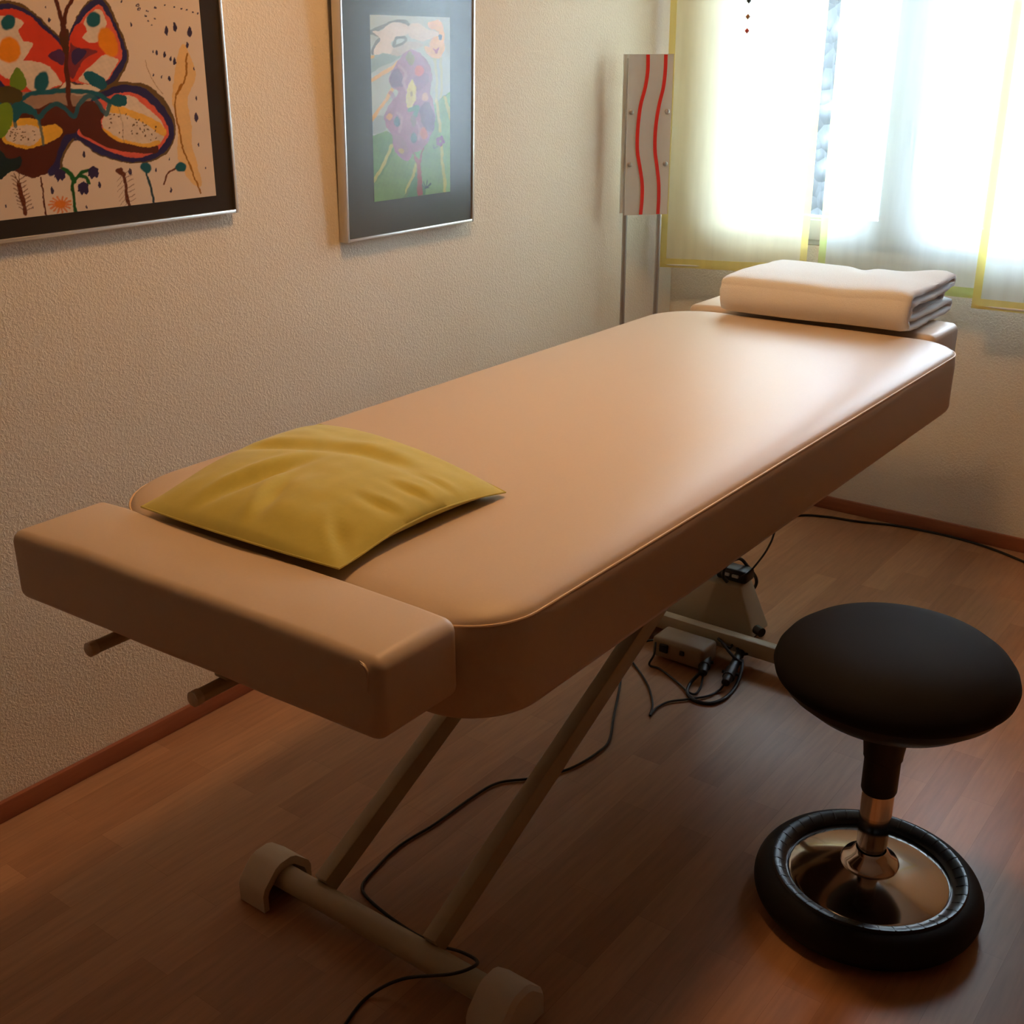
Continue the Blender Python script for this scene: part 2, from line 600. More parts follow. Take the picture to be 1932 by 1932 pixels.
panel('panel_blind', -1.902, -1.405, YW - 0.14, 0.745, 2.40, SHEER_Y, HEM_Y,
      'sheer pale yellow panel blind beside the floor lamp, hanging against the left wall corner', slant=0.028, seed=1)
panel('panel_blind', -1.376, -0.893, YW - 0.12, 0.750, 2.40, SHEER_W, HEM_G,
      'middle sheer panel blind, whitish green, hanging behind the folded towels', slant=0.0, seed=4)
panel('panel_blind', -0.909, -0.42, YW - 0.155, 0.731, 2.40, SHEER_W, HEM_Y,
      'rightmost sheer panel blind with yellow hem, overlapping the middle one', slant=0.0, seed=8)
bm = bmesh.new()
box(bm, XW + 0.01, -0.3, YW - 0.17, YW - 0.10, 2.43, ZC)
tag(obj('curtain_track', bm, ALU), 'aluminium ceiling track carrying the panel blinds above the window', 'curtain track')

# ------------------------------------------------------------------ ceiling lamp (lights the room warmly)
cl = thing('ceiling_lamp', 'round opal ceiling lamp above the massage table', 'ceiling lamp', (LAMP.x, LAMP.y, ZC))
bm = lathe(bmesh.new(), [(0, 0.0), (0.10, 0.0), (0.10, -0.04), (0, -0.04)], (LAMP.x, LAMP.y, ZC), 40)
obj('ceiling_plate', bm, WINW, cl)
EM = D.materials.new('glowing opal glass')
EM.use_nodes = True
eb = EM.node_tree.nodes['Principled BSDF']
eb.inputs['Emission Color'].default_value = LAMP_COL + (1,)
eb.inputs['Emission Strength'].default_value = LAMP_E
bm = lathe(bmesh.new(), [(0, -0.12), (0.07, -0.112), (0.12, -0.09), (0.14, -0.06), (0.135, -0.041), (0, -0.041)], (LAMP.x, LAMP.y, ZC), 40)
obj('lamp_shade', bm, EM, cl)

# ------------------------------------------------------------------ massage table
TX0, TX1, TY0, TY1 = -1.485, -0.727, 0.911, 2.655
ZB, ZS = 0.637, 0.764
tab = thing('massage_table', 'beige leatherette massage table on a cream steel lift frame', 'massage table', (-1.106, 1.75, 0))


def rrect(x0, x1, y0, y1, r, ins=0.0, n=12, rl=None):
    rl = max((rl or r) - ins * 0.8, 0.02)
    x0 += ins; x1 -= ins; y0 += ins; y1 -= ins
    r = max(r - ins * 0.8, 0.02)
    pts = []
    for cx, cy, a0 in ((x1 - r, y1 - r, 0), (x0 + rl, y1 - rl, 90), (x0 + rl, y0 + rl, 180), (x1 - r, y0 + r, 270)):
        for k in range(n + 1):
            a = math.radians(a0 + 90 * k / n)
            q = rl if a0 in (90, 180) else r
            pts.append((cx + q * math.cos(a), cy + q * math.sin(a)))
    return pts


def loft(x0, x1, y0, y1, r, layers, n=12, wob=0.0, rl=None):
    bm = bmesh.new()
    prev = None
    for (ins, z) in layers:
        R = []
        for (x, y) in rrect(x0, x1, y0, y1, r, ins, n, rl):
            dz = wob * noise.noise(Vector((x * 5, y * 5, z * 5)))
            R.append(bm.verts.new((x, y, z + dz)))
        if prev is None:
            bm.faces.new(R[::-1])
        else:
            for k in range(len(R)):
                bm.faces.new((prev[k], prev[(k + 1) % len(R)], R[(k + 1) % len(R)], R[k]))
        prev = R
    bm.faces.new(prev)
    return bm


lay = [(0.012, ZB), (0.003, ZB + 0.004), (0.0, ZB + 0.012), (0.0, ZB + 0.06), (-0.001, ZS - 0.02), (0.0005, ZS - 0.003), (0.0025, ZS), (0.004, ZS + 0.004), (0.010, ZS + 0.0085),
       (0.022, ZS + 0.0135), (0.04, ZS + 0.0175), (0.07, ZS + 0.0205), (0.12, ZS + 0.022)]
obj('mattress', loft(TX0, TX1, TY0, TY1, 0.10, lay, rl=0.15), LEATHER, tab, angle=60)
mat_o = tab.children[-1]
pts = [(x, y, ZS + 0.001) for x, y in rrect(TX0, TX1, TY0, TY1, 0.10, 0.0012, 14, 0.15)]
obj('piping', tubem(pts, 0.0016, 6, closed=True), PIPING, tab)


def bolster(x0, x1, y0, y1, z0, z1, nm):
    """upholstered block: rounded box, slightly crowned top"""
    bm = bxm(x0, x1, y0, y1, z0, z1, bev=0.015, seg=5)
    bmesh.ops.subdivide_edges(bm, edges=[e for e in bm.edges if e.calc_length() > 0.2], cuts=14, use_grid_fill=True)
    cx, cy, cz = (x0 + x1) / 2, (y0 + y1) / 2, (z0 + z1) / 2
    for v in bm.verts:
        u = (v.co.x - cx) / (x1 - x0) * 2
        t = (v.co.y - cy) / (y1 - y0) * 2
        s = (v.co.z - cz) / (z1 - z0) * 2
        k = 0.004 * noise.noise(v.co * 9)
        if s > 0.5:
            v.co.z += 0.004 * (1 - u ** 4) + 0.4 * k - 0.004 * t * t
        if abs(u) > 0.9:
            v.co.x += math.copysign(0.004 * (1 - s * s), u)
        v.co.y += k * 0.6
    return obj(nm, bm, LEATHER, tab, angle=60)


HB = bolster(-1.434, -0.772, 0.767, 0.912, 0.680, 0.785, 'head_bolster')
for v in HB.data.vertices:      # front side runs very slightly askew
    if v.co.y + 1.75 < 0.84:
        v.co.y += -0.012 + 0.024 * (v.co.x + 0.33) / 0.66
    else:
        v.co.y += -0.005 + 0.010 * (v.co.x + 0.33) / 0.66
FB = bolster(-1.440, -0.805, 2.662, 2.840, 0.622, 0.785, 'foot_bolster')
# stitched corner tucks of the head bolster (small gathered folds)
for (cx, cy, dx) in ((-0.777, 0.896, 1), (-0.786, 0.784, 1)):
    bm = bmesh.new()
    for k in range(3):
        tube(bm, catmull([(cx - 0.016 + 0.005 * k, cy - 0.004 * k, 0.778), (cx - 0.004 + 0.003 * k, cy - 0.001 - 0.003 * k, 0.770), (cx + 0.001, cy - 0.003 * k, 0.752 - 0.004 * k)], 5),
             [0.0005, 0.0012, 0.0018, 0.002, 0.0022, 0.002, 0.002, 0.0018, 0.0014, 0.001, 0.0004], 6)
    obj('corner_tuck', bm, LEATHER, HB)

# underside board + frame rails
obj('underside_board', bxm(TX0 + 0.09, TX1 - 0.09, TY0 + 0.12, TY1 - 0.10, 0.617, ZB, bev=0.003), DARKU, tab)
obj('underside_board', bxm(-1.30, -0.84, 0.865, 0.93, 0.650, 0.681, bev=0.003), DARKU, HB)
for x in (-1.31, -1.08):
    obj('frame_rail', bxm(x - 0.018, x + 0.018, 0.93, 2.56, 0.583, 0.617, bev=0.004), CREAM, tab)
# rods carrying the head bolster
for x in (-1.322, -1.100):
    bm = tubem([(x, 0.790, 0.624), (x, 0.7905, 0.624), (x, 0.95, 0.624)], 0.0095, 20)
    rod = obj('support_rod', bm, CREAM, tab)
    obj('end_cap', tubem([(x, 0.778, 0.624), (x, 0.780, 0.624), (x, 0.791, 0.624)], [0.008, 0.0105, 0.0105], 20), CREAMPL, rod)
    bm = bmesh.new()
    box(bm, x - 0.012, x + 0.014, 0.825, 0.860, 0.6335, 0.660, bev=0.003)
    obj('bracket', bm, CREAM, rod)
    bm = tubem([(x + 0.045, 0.820, 0.684), (x + 0.045, 0.820, 0.655)], 0.0045, 14)
    obj('locking_screw', bm, BLACKP, HB)
# feet
FY, RY = 1.088, 2.345


def foot_cap(xo, xi):
    """hood-shaped end foot: closed outer side, hollow inner side"""
    prof = [(-0.056, 0.002), (-0.056, 0.036), (-0.051, 0.048), (-0.024, 0.074), (-0.012, 0.079), (0.012, 0.079), (0.024, 0.074), (0.051, 0.048), (0.056, 0.036), (0.056, 0.002)]
    bm = bmesh.new()
    k = 0.80
    rows = []
    for (x, s) in ((xo, 0.90), (xo + (xi - xo) * 0.10, 1.0), (xi, 1.0), (xi, k), (xo + (xi - xo) * 0.15, k)):
        rows.append([bm.verts.new((x, FYc + a * s, max(b * (s if s < 1 else 1), 0.0) + (0 if s != k else 0.0))) for a, b in prof])
    for A, B in zip(rows[:-1], rows[1:]):
        for i in range(len(prof) - 1):
            bm.faces.new((A[i], A[i + 1], B[i + 1], B[i]))
    bm.faces.new(rows[0])
    bm.faces.new(rows[-1][::-1])
    return bm


for FYc, nm in ((FY, 'front'), (RY, 'rear')):
    if nm == 'front':
        fb = obj('foot_bar', tubem([(-1.365, FYc, 0.042), (-0.835, FYc, 0.042)], 0.022, 24), CREAM, tab)
    else:
        fb = obj('foot_bar', bxm(-1.365, -0.835, FYc - 0.014, FYc + 0.014, 0.026, 0.066, bev=0.003), CREAM, tab)
    obj('foot_cap', foot_cap(-1.392, -1.323), CREAMPL, fb, angle=35)
    obj('foot_cap', foot_cap(-0.806, -0.874), CREAMPL, fb, angle=35)
# lift arms
for x in (-1.245, -1.0):
    bm = beam(bmesh.new(), (x, FY + 0.015, 0.055), (x, 2.20, 0.60), 0.028, 0.042)
    obj('lift_arm', bm, CREAM, tab)
# rear lift housing with motor
bm = bmesh.new()
lo = [(-1.355, 2.41), (-1.225, 2.395), (-1.085, 2.43), (-1.085, 2.52), (-1.355, 2.52)]
hi = [(-1.265, 2.435), (-1.20, 2.43), (-1.138, 2.445), (-1.138, 2.51), (-1.265, 2.51)]
A = [bm.verts.new((x, y, 0.02)) for x, y in lo]
B = [bm.verts.new((x, y, 0.145)) for x, y in hi]
for i in range(5):
    bm.faces.new((A[i], A[(i + 1) % 5], B[(i + 1) % 5], B[i]))
bm.faces.new(A[::-1])
bm.faces.new(B)
bmesh.ops.bevel(bm, geom=bm.edges[:], offset=0.006, segments=3, profile=0.5, affect='EDGES')
hs = obj('lift_housing', bm, CREAM, tab)
obj('column', bxm(-1.262, -1.222, 2.445, 2.50, 0.14, 0.617, bev=0.006), CREAM, hs)
obj('pivot_bolt', tubem([(-1.075, 2.42, 0.055), (-1.055, 2.41, 0.055)], 0.012, 12), BLACKP, hs)
obj('rubber_pad', bxm(-1.34, -1.10, 2.42, 2.51, 0.0, 0.02, bev=0.003), BLACKP, hs)
# control box hanging below the rear bar
bm = bmesh.new()
box(bm, -1.258, -1.118, 2.225, 2.300, 0.008, 0.062, bev=0.010, seg=3)
cb = obj('control_box', bm, BOXC, tab)
obj('socket', bxm(-1.235, -1.212, 2.219, 2.227, 0.028, 0.050, bev=0.003), BLACKP, cb)
obj('socket', bxm(-1.18, -1.168, 2.221, 2.227, 0.034, 0.046, bev=0.002), BLACKP, cb)


# ------------------------------------------------------------------ cables
def floorpt(px, py, z=0.004):
    # point on the plane z seen at photo pixel (px,py): used once to survey where things stand
    v = right * (px - 966) + up * (966 - py) - back * F_PX
    t = (z - CAM.z) / v.z
    return CAM + v * t


def cable(name, pts, r, m, label=None, parent=None, seg=8):
    o = obj(name, tubem(catmull(pts, 8), r, seg), m, parent)
    if label:
        tag(o, label, 'cable')
    return o


def fpts(l, z=0.004):
    return [floorpt(a, b, c if c is not None else z) for a, b, c in [(p + (None,))[:3] for p in l]]


cable('foot_switch_cable', fpts([(620, 1990), (652, 1932), (695, 1880), (760, 1847, 0.03), (850, 1838, 0.068), (893, 1824, 0.077), (899, 1812, 0.06), (870, 1796, 0.03), (830, 1784), (780, 1760), (725, 1722), (690, 1690), (684, 1670), (705, 1643), (755, 1595), (820, 1555), (890, 1505), (940, 1477), (1005, 1468), (1075, 1450), (1130, 1418), (1150, 1395), (1158, 1350), (1170, 1290), (1172, 1250), (1205, 1215, 0.03), (1250, 1205, 0.035)]),
      0.0028, CABLE, parent=tab)
cable('power_cable', fpts([(2010, 1095), (1932, 1060), (1870, 1035), (1800, 1014), (1700, 993), (1620, 984), (1560, 975), (1505, 973), (1440, 990), (1380, 1040), (1330, 1090)]),
      0.0038, CABLE, 'black cable on the floor beside the skirting under the window')
cable('plug_cable', fpts([(1237, 1212, 0.05), (1234, 1235, 0.03), (1225, 1254), (1245, 1262), (1275, 1285), (1298, 1305), (1312, 1309), (1322, 1295), (1326, 1276, 0.010)]), 0.0026, CABLE, parent=cb)
cable('plug_cable', fpts([(1194, 1250), (1212, 1275), (1225, 1300), (1231, 1330), (1226, 1350), (1238, 1336), (1262, 1324), (1300, 1319), (1335, 1313), (1356, 1303), (1366, 1292, 0.010)]), 0.0026, CABLE, parent=cb)
cable('thick_cable', fpts([(1400, 1245, 0.03), (1399, 1265, 0.02), (1388, 1295), (1368, 1317), (1340, 1327), (1312, 1322), (1297, 1308), (1302, 1290), (1320, 1270, 0.02)]), 0.0042, CABLE, parent=cb)
cable('coiled_cable', fpts([(1355, 1205, 0.05), (1375, 1222, 0.045), (1385, 1215, 0.04), (1398, 1232, 0.035), (1412, 1233, 0.03), (1422, 1222, 0.03), (1415, 1220, 0.03)]), 0.0034, CABLE, parent=cb)
cable('coiled_cable', fpts([(1362, 1213, 0.05), (1385, 1240, 0.04), (1400, 1250, 0.03)]), 0.0034, CABLE, parent=cb)
for (a, b) in (((1338, 1205), (1326, 1272)), ((1397, 1232), (1368, 1290))):
    p, q = floorpt(*a, 0.03), floorpt(*b, 0.018)
    d = (q - p)
    bm = bmesh.new()
    tube(bm, [p, p + d * 0.55, p + d * 0.56, p + d * 0.8, p + d * 0.81, p + d * 0.97, q], [0.011, 0.012, 0.0145, 0.0145, 0.012, 0.010, 0.004], 12)
    side = d.cross(Vector((0, 0, 1))).normalized()
    c = p + d * 0.66
    tube(bm, [c - side * 0.020, c + side * 0.020], 0.004, 8)
    obj('plug', bm, BLACKP, cb)
# hand control standing on the lift housing
hc = thing('hand_control', 'small black hand control with two pale keys on top of the lift housing', 'remote control', (-1.18, 2.48, 0.146))
bm = bxm(-1.212, -1.128, 2.455, 2.505, 0.1455, 0.178, bev=0.008, seg=3)
obj('casing', bm, BLACKP, hc)
KEY = mat('pale key caps', srgb(190, 190, 188), 0.5)
for x in (-1.182, -1.157):
    obj('key', bxm(x - 0.009, x + 0.009, 2.450, 2.457, 0.160, 0.168, bev=0.002), KEY, hc)
cable('thick_cord', fpts([(1372, 1098, 0.16), (1364, 1085, 0.18), (1372, 1065, 0.20), (1395, 1054, 0.20), (1412, 1070, 0.17), (1426, 1090, 0.12), (1425, 1106, 0.09), (1411, 1119, 0.06)]), 0.0045, CABLE, parent=hc)
cable('thin_cord', fpts([(1396, 1090, 0.165), (1415, 1078, 0.20), (1440, 1048, 0.26), (1455, 1022, 0.30), (1463, 1000, 0.34), (1480, 970, 0.38)]), 0.0024, CABLE, parent=hc)

# ------------------------------------------------------------------ pillow
PC = [Vector((-1.338, 0.903, 0)), Vector((-0.962, 0.916, 0)), Vector((-0.960, 1.252, 0)), Vector((-1.396, 1.306, 0))]
pil = thing('cushion', 'yellow green velour cushion lying on the head end of the massage table', 'cushion', (-1.16, 1.10, 0.787))
N = 56


def pillow_pt(i, j, side):
    u, v = i / N, j / N
    a, b = 2 * u - 1, 2 * v - 1
    p = PC[0] * (1 - u) * (1 - v) + PC[1] * u * (1 - v) + PC[2] * u * v + PC[3] * (1 - u) * v
    ctr = (PC[0] + PC[1] + PC[2] + PC[3]) / 4
    pinch = 1 - 0.022 * ((1 - a * a) * b ** 4 + (1 - b * b) * a ** 4)
    p = ctr + (p - ctr) * pinch
    p.y -= 0.016 * (1 - a * a) * max(0, -b) ** 3
    e = max(0.0, (1 - a ** 2) * (1 - b ** 2))
    h = e ** 0.5
    h1 = max(0.0, min(1 - abs(a), 1 - abs(b)))
    edge = 0.016 * (1 - abs(a * b) ** 2) * (0.3 + 0.7 * max(0, min(1, (b + 1) / 0.6))) + 0.006 + 0.010 * v * (1 - u)
    if side > 0:
        z = 0.787 + edge + 0.031 * h
        q = Vector((a * 2.3, b * 2.3, 3.1))
        w = 0.005 * noise.noise(q * 0.9) + 0.0015 * noise.noise(q * 2.5)
        # pinched creases running in from the left front edge
        for (ca, cb_, ang, dep, wd, ln) in ((-0.28, -0.45, 1.25, 0.012, 0.07, 0.42), (0.05, -0.62, 1.9, 0.008, 0.06, 0.3), (-0.55, 0.1, 0.35, 0.007, 0.09, 0.5), (0.0, 0.35, 0.2, 0.006, 0.10, 0.6),
                                            (0.82, -0.75, 2.4, 0.006, 0.05, 0.25), (0.80, 0.10, 0.15, 0.004, 0.05, 0.2), (0.82, 0.40, 0.1, 0.004, 0.05, 0.2), (0.8, -0.25, 0.1, 0.004, 0.05, 0.22)):
            da, db = a - ca, b - cb_
            s = da * math.cos(ang) + db * math.sin(ang)
            t = -da * math.sin(ang) + db * math.cos(ang)
            w -= dep * math.exp(-(t / wd) ** 2 - (s / ln) ** 2) - 0.6 * dep * math.exp(-((t - 1.6 * wd) / wd) ** 2 - (s / ln) ** 2)
        z += w * min(1, h1 * 5)
    else:
        z = 0.787 + edge - (edge - 0.001) * min(1, h1 * 7.0) ** 0.6
    return Vector((p.x, p.y, z))


bm = bmesh.new()
gt = [[bm.verts.new(pillow_pt(i, j, 1)) for j in range(N + 1)] for i in range(N + 1)]
gb = [[(gt[i][j] if i in (0, N) or j in (0, N) else bm.verts.new(pillow_pt(i, j, -1))) for j in range(N + 1)] for i in range(N + 1)]
for i in range(N):
    for j in range(N):
        bm.faces.new((gt[i][j], gt[i + 1][j], gt[i + 1][j + 1], gt[i][j + 1]))
        bm.faces.new((gb[i][j + 1], gb[i + 1][j + 1], gb[i + 1][j], gb[i][j]))
obj('cover', bm, VELVET, pil, angle=75)
ed = [pillow_pt(i, 0, 1) for i in range(N)] + [pillow_pt(N, j, 1) for j in range(N)] + [pillow_pt(N - i, N, 1) for i in range(N)] + [pillow_pt(0, N - j, 1) for j in range(N)]
obj('seam', tubem(ed, 0.0014, 6, closed=True), VELVET, pil)

# ------------------------------------------------------------------ folded towels


def towel_sheet(x0, x1, path, th, zbase, seed, bumpf=None, nx=44):
    """thick cloth following a closed fold path in the y-z plane, swept along x"""
    P = [Vector((0, y, z)) for y, z in path]
    P = catmull(P, 6, closed=True)
    n = len(P)
    bm = bmesh.new()
    rows = []
    for i in range(nx + 1):
        t = i / nx
        x = x0 + (x1 - x0) * t
        end = min(1.0, min(t, 1 - t) * nx / 2.0)
        rO, rI = [], []
        for k in range(n):
            a, b, c = P[(k - 1) % n], P[k], P[(k + 1) % n]
            tg = (c - a).normalized()
            nm = Vector((0, -tg.z, tg.y))
            q = Vector((x * 6, b.y * 9, b.z * 14 + seed))
            w = Vector((0, 0.004 * noise.noise(q), 0.0025 * noise.noise(q + Vector((9, 0, 0)))))
            ex = 0.006 * noise.noise(Vector((b.y * 22, b.z * 60, seed + (5 if t > 0.5 else 0))))
            hh = th / 2 * (0.55 + 0.45 * end)
            c0 = b + w + Vector((x + ex * (2 * t - 1), 0, 0))
            if bumpf:
                c0 += bumpf(c0)
            o1 = c0 + nm * hh
            o2 = c0 - nm * hh
            o1.z = max(o1.z, zbase)
            o2.z = max(o2.z, zbase)
            rO.append(bm.verts.new(o1))
            rI.append(bm.verts.new(o2))
        rows.append((rO, rI))
    for (A, AI), (B, BI) in zip(rows[:-1], rows[1:]):
        for k in range(n):
            k2 = (k + 1) % n
            bm.faces.new((A[k], A[k2], B[k2], B[k]))
            bm.faces.new((BI[k], BI[k2], AI[k2], AI[k]))
    for (O, I) in (rows[0], rows[-1]):
        for k in range(n):
            k2 = (k + 1) % n
            bm.faces.new((O[k], O[k2], I[k2], I[k]))
    return bm


TZ = 0.790
tw = thing('folded_towel', 'folded white terry towel lying on the foot end of the massage table', 'towel', (-1.09, 2.75, TZ))
TYF, TYR = 2.585, 2.905


def path(yf, yr, zb, zt, th):
    # outer wrap open to the rear, inner layers folded back on themselves
    zi0, zi1 = zb + th * 1.08, zt - th * 1.08
    r = (zt - zb) / 2
    return [(yr - 0.03, zb), ((yf + yr) / 2, zb), (yf + r * 0.9, zb), (yf + 0.010, zb + 0.012), (yf, (zb + zt) / 2 - 0.004), (yf + 0.006, zt - 0.016), (yf + r * 0.75, zt), ((yf + yr) / 2, zt + 0.002), (yr - 0.03, zt - 0.001),
            (yr - 0.006, zt - th * 0.35), (yr - 0.008, zi1 + th * 0.1), (yr - 0.03, zi1 - 0.001), ((yf + yr) / 2, zi1), (yf + 0.036, zi1), (yf + 0.020, (zi0 + zi1) / 2), (yf + 0.036, zi0), ((yf + yr) / 2, zi0), (yr - 0.03, zi0),
            (yr - 0.012, zb + th * 0.8), (yr - 0.012, zb + th * 0.3)]


def tb(c):
    d = Vector((0, 0, 0))
    if c.z > TZ + 0.05:
        k = math.exp(-((c.x + 0.90) / 0.07) ** 2 - ((c.y - 2.89) / 0.06) ** 2)
        d.z += 0.012 * k
        d.z -= 0.010 * math.exp(-((c.x + 1.02 + (c.y - 2.75) * 0.4) / 0.025) ** 2 - ((c.y - 2.86) / 0.06) ** 2)
        d.z += 0.004 * math.sin((c.x + c.y * 0.7) * 22) * math.exp(-((c.x + 0.95) / 0.12) ** 2)
    d.y += (c.x + 1.32) * 0.04
    return d


obj('terry_layers', towel_sheet(-1.312, -0.852, path(TYF, TYR, TZ + 0.009, TZ + 0.082, 0.0185), 0.0185, TZ, 3, tb), TERRY, tw, angle=80)
tw2 = obj('inner_fold', towel_sheet(-1.330, -0.862, [(2.68, TZ + 0.034), (2.78, TZ + 0.034), (2.86, TZ + 0.035), (2.872, TZ + 0.045), (2.86, TZ + 0.055), (2.78, TZ + 0.056), (2.68, TZ + 0.056), (2.655, TZ + 0.045)], 0.013, TZ, 11, None), TERRY, tw, angle=80)

# ------------------------------------------------------------------ wobble stool
SX, SY = -0.505, 1.682
st = thing('wobble_stool', 'black saddle stool with domed rubber-rimmed base beside the massage table', 'stool', (SX, SY, 0))
bm = lathe(bmesh.new(), [(0, 0.526), (0.05, 0.5255), (0.10, 0.522), (0.13, 0.515), (0.155, 0.505), (0.175, 0.490), (0.186, 0.475), (0.190, 0.462), (0.187, 0.450), (0.176, 0.441)], (SX, SY, 0), 96)
seat = obj('seat', bm, BLACKF, st, angle=70)
bm = lathe(bmesh.new(), [(0.180, 0.445), (0.172, 0.430), (0.14, 0.403), (0.10, 0.381), (0.06, 0.370), (0.035, 0.367), (0, 0.367)], (SX, SY, 0), 96)
obj('seat_shell', bm, BLACKP, st, angle=50)
bm = lathe(bmesh.new(), [(0.041, 0.385), (0.038, 0.355), (0.034, 0.320), (0.032, 0.303), (0.032, 0.298), (0.0295, 0.296), (0.0295, 0.235), (0.028, 0.231), (0, 0.231)], (SX, SY, 0), 48)
obj('column_sleeve', bm, BLACKP, st)
bm = lathe(bmesh.new(), [(0.0265, 0.234), (0.0265, 0.186), (0, 0.186)], (SX, SY, 0), 48)
obj('chrome_sleeve', bm, CHROME2, st)
bm = lathe(bmesh.new(), [(0.0255, 0.187), (0.0255, 0.125), (0.024, 0.12), (0.022, 0.05), (0, 0.05)], (SX, SY, 0), 48)
obj('lower_column', bm, CHROME, st)
bm = lathe(bmesh.new(), [(0.0255, 0.114), (0.030, 0.110), (0.034, 0.102), (0.045, 0.096), (0.049, 0.089), (0.045, 0.083), (0.03, 0.080)], (SX, SY, 0), 64)
obj('hub', bm, CHROME2, st)
bm = lathe(bmesh.new(), [(0.02, 0.090), (0.05, 0.086), (0.08, 0.079), (0.11, 0.071), (0.13, 0.064), (0.139, 0.060), (0.141, 0.057), (0.139, 0.052), (0.02, 0.06)], (SX, SY, 0), 96)
obj('chrome_dish', bm, CHROME, st)
bm = lathe(bmesh.new(), [(0.136, 0.062), (0.139, 0.067), (0.146, 0.071), (0.156, 0.0755), (0.161, 0.0755), (0.164, 0.070), (0.150, 0.05)], (SX, SY, 0), 96)
# radial ribs of the clip ring
for k in range(40):
    a = 2 * math.pi * k / 40
    c, s = math.cos(a), math.sin(a)
    tube(bm, [(SX + c * 0.143, SY + s * 0.143, 0.068), (SX + c * 0.153, SY + s * 0.153, 0.0735), (SX + c * 0.161, SY + s * 0.161, 0.0745)], 0.0022, 6)
obj('clip_ring', bm, GLOSSB, st)
prof = []
for k in range(25):
    a = math.radians(110 - 220 * k / 24)
    prof.append((0.158 + 0.034 * math.cos(a), 0.037 + 0.035 * math.sin(a)))
prof = [(0.145, 0.066)] + prof + [(0.10, 0.003), (0.0, 0.002)]
bm = lathe(bmesh.new(), prof, (SX, SY, 0), 96)
for v in bm.verts:
    v.co.z = max(v.co.z, 0.0015)
obj('rubber_base', bm, RUBBER, st, angle=60)

# ------------------------------------------------------------------ floor lamp in the corner
ACR = bump(mat('frosted acrylic', srgb(222, 219, 214), 0.35, Transmission_Weight=0.35, IOR=1.2), 30, 0.02)
LC = Vector((-1.840, 3.090, 0))
ANG = math.radians(48)
nv = Vector((math.sin(ANG), -math.cos(ANG), 0))
tv = Vector((math.cos(ANG), math.sin(ANG), 0))
fl = thing('floor_lamp', 'slim floor lamp with grey acrylic plates and red wavy lines in the room corner', 'floor lamp', (LC.x, LC.y, 0))


def lbox(bm, t0, t1, n0, n1, z0, z1, bev=0.0):
    r = bmesh.ops.create_cube(bm, size=1)
    for v in r['verts']:
        t = (t0 + t1) / 2 + v.co.x * (t1 - t0)
        n = (n0 + n1) / 2 + v.co.y * (n1 - n0)
        z = (z0 + z1) / 2 + v.co.z * (z1 - z0)
        v.co = LC + tv * t + nv * n + Vector((0, 0, z))
    if bev:
        bmesh.ops.bevel(bm, geom=list(set(e for v in r['verts'] for e in v.link_edges)), offset=bev, segments=2, profile=0.5, affect='EDGES')
    return bm


LZ0, LZ1, LW = 0.940, 1.385, 0.066
fp = obj('front_plate', lbox(bmesh.new(), -LW, LW, 0.024, 0.028, LZ0, LZ1, 0.0006), ACR, fl)
bp_ = obj('back_plate', lbox(bmesh.new(), -LW, LW, -0.028, -0.024, LZ0, LZ1, 0.0006), ACR, fl)
RIB = ([0.42, 0.425, 0.38, 0.295, 0.255, 0.24, 0.255, 0.325, 0.385, 0.395, 0.375], [0.82, 0.82, 0.79, 0.715, 0.665, 0.645, 0.66, 0.72, 0.77, 0.785, 0.78])
for rb in RIB:
    bm = bmesh.new()
    pr = [((p.x * 2 - 1) * LW, LZ1 - 0.001 - (LZ1 - LZ0 - 0.002) * p.y) for p in catmull([(v, k / 10, 0) for k, v in enumerate(rb)], 6)]
    L = []
    for t, z in pr:
        L.append([bm.verts.new(LC + tv * (t + dt) + nv * n + Vector((0, 0, z))) for dt, n in ((-0.0052, 0.0282), (0.0052, 0.0282), (0.0052, 0.0292), (-0.0052, 0.0292))])
    for A, B in zip(L[:-1], L[1:]):
        for i in range(4):
            bm.faces.new((A[i], A[(i + 1) % 4], B[(i + 1) % 4], B[i]))
    bm.faces.new(L[0])
    bm.faces.new(L[-1][::-1])
    obj('wavy_ribbon', bm, REDL, fp)
for t in (-0.055, 0.053):
    for z in (1.085, 1.230):
        bm = bmesh.new()
        p = LC + tv * t + Vector((0, 0, z))
        tube(bm, [p + nv * 0.028, p + nv * 0.0315, p + nv * 0.033], [0.007, 0.007, 0.005], 18)
        obj('screw', bm, STEELP, fp)
        bm = tubem([p - nv * 0.033, p - nv * 0.028], 0.007, 18)
        obj('screw', bm, STEELP, bp_)
for t in (-0.056, 0.050):
    p = LC + tv * t
    obj('pole', tubem([p + Vector((0, 0, 0.012)), p + Vector((0, 0, LZ1 - 0.01))], 0.0075, 16), STEELP, fl)
tb_ = obj('lamp_socket', lbox(bmesh.new(), -0.03, 0.03, -0.012, 0.012, 1.08, 1.30, 0.004), WINW, fl)
obj('foot_plate', lbox(bmesh.new(), -0.085, 0.085, -0.075, 0.075, 0.0, 0.012, 0.003), STEELP, fl)

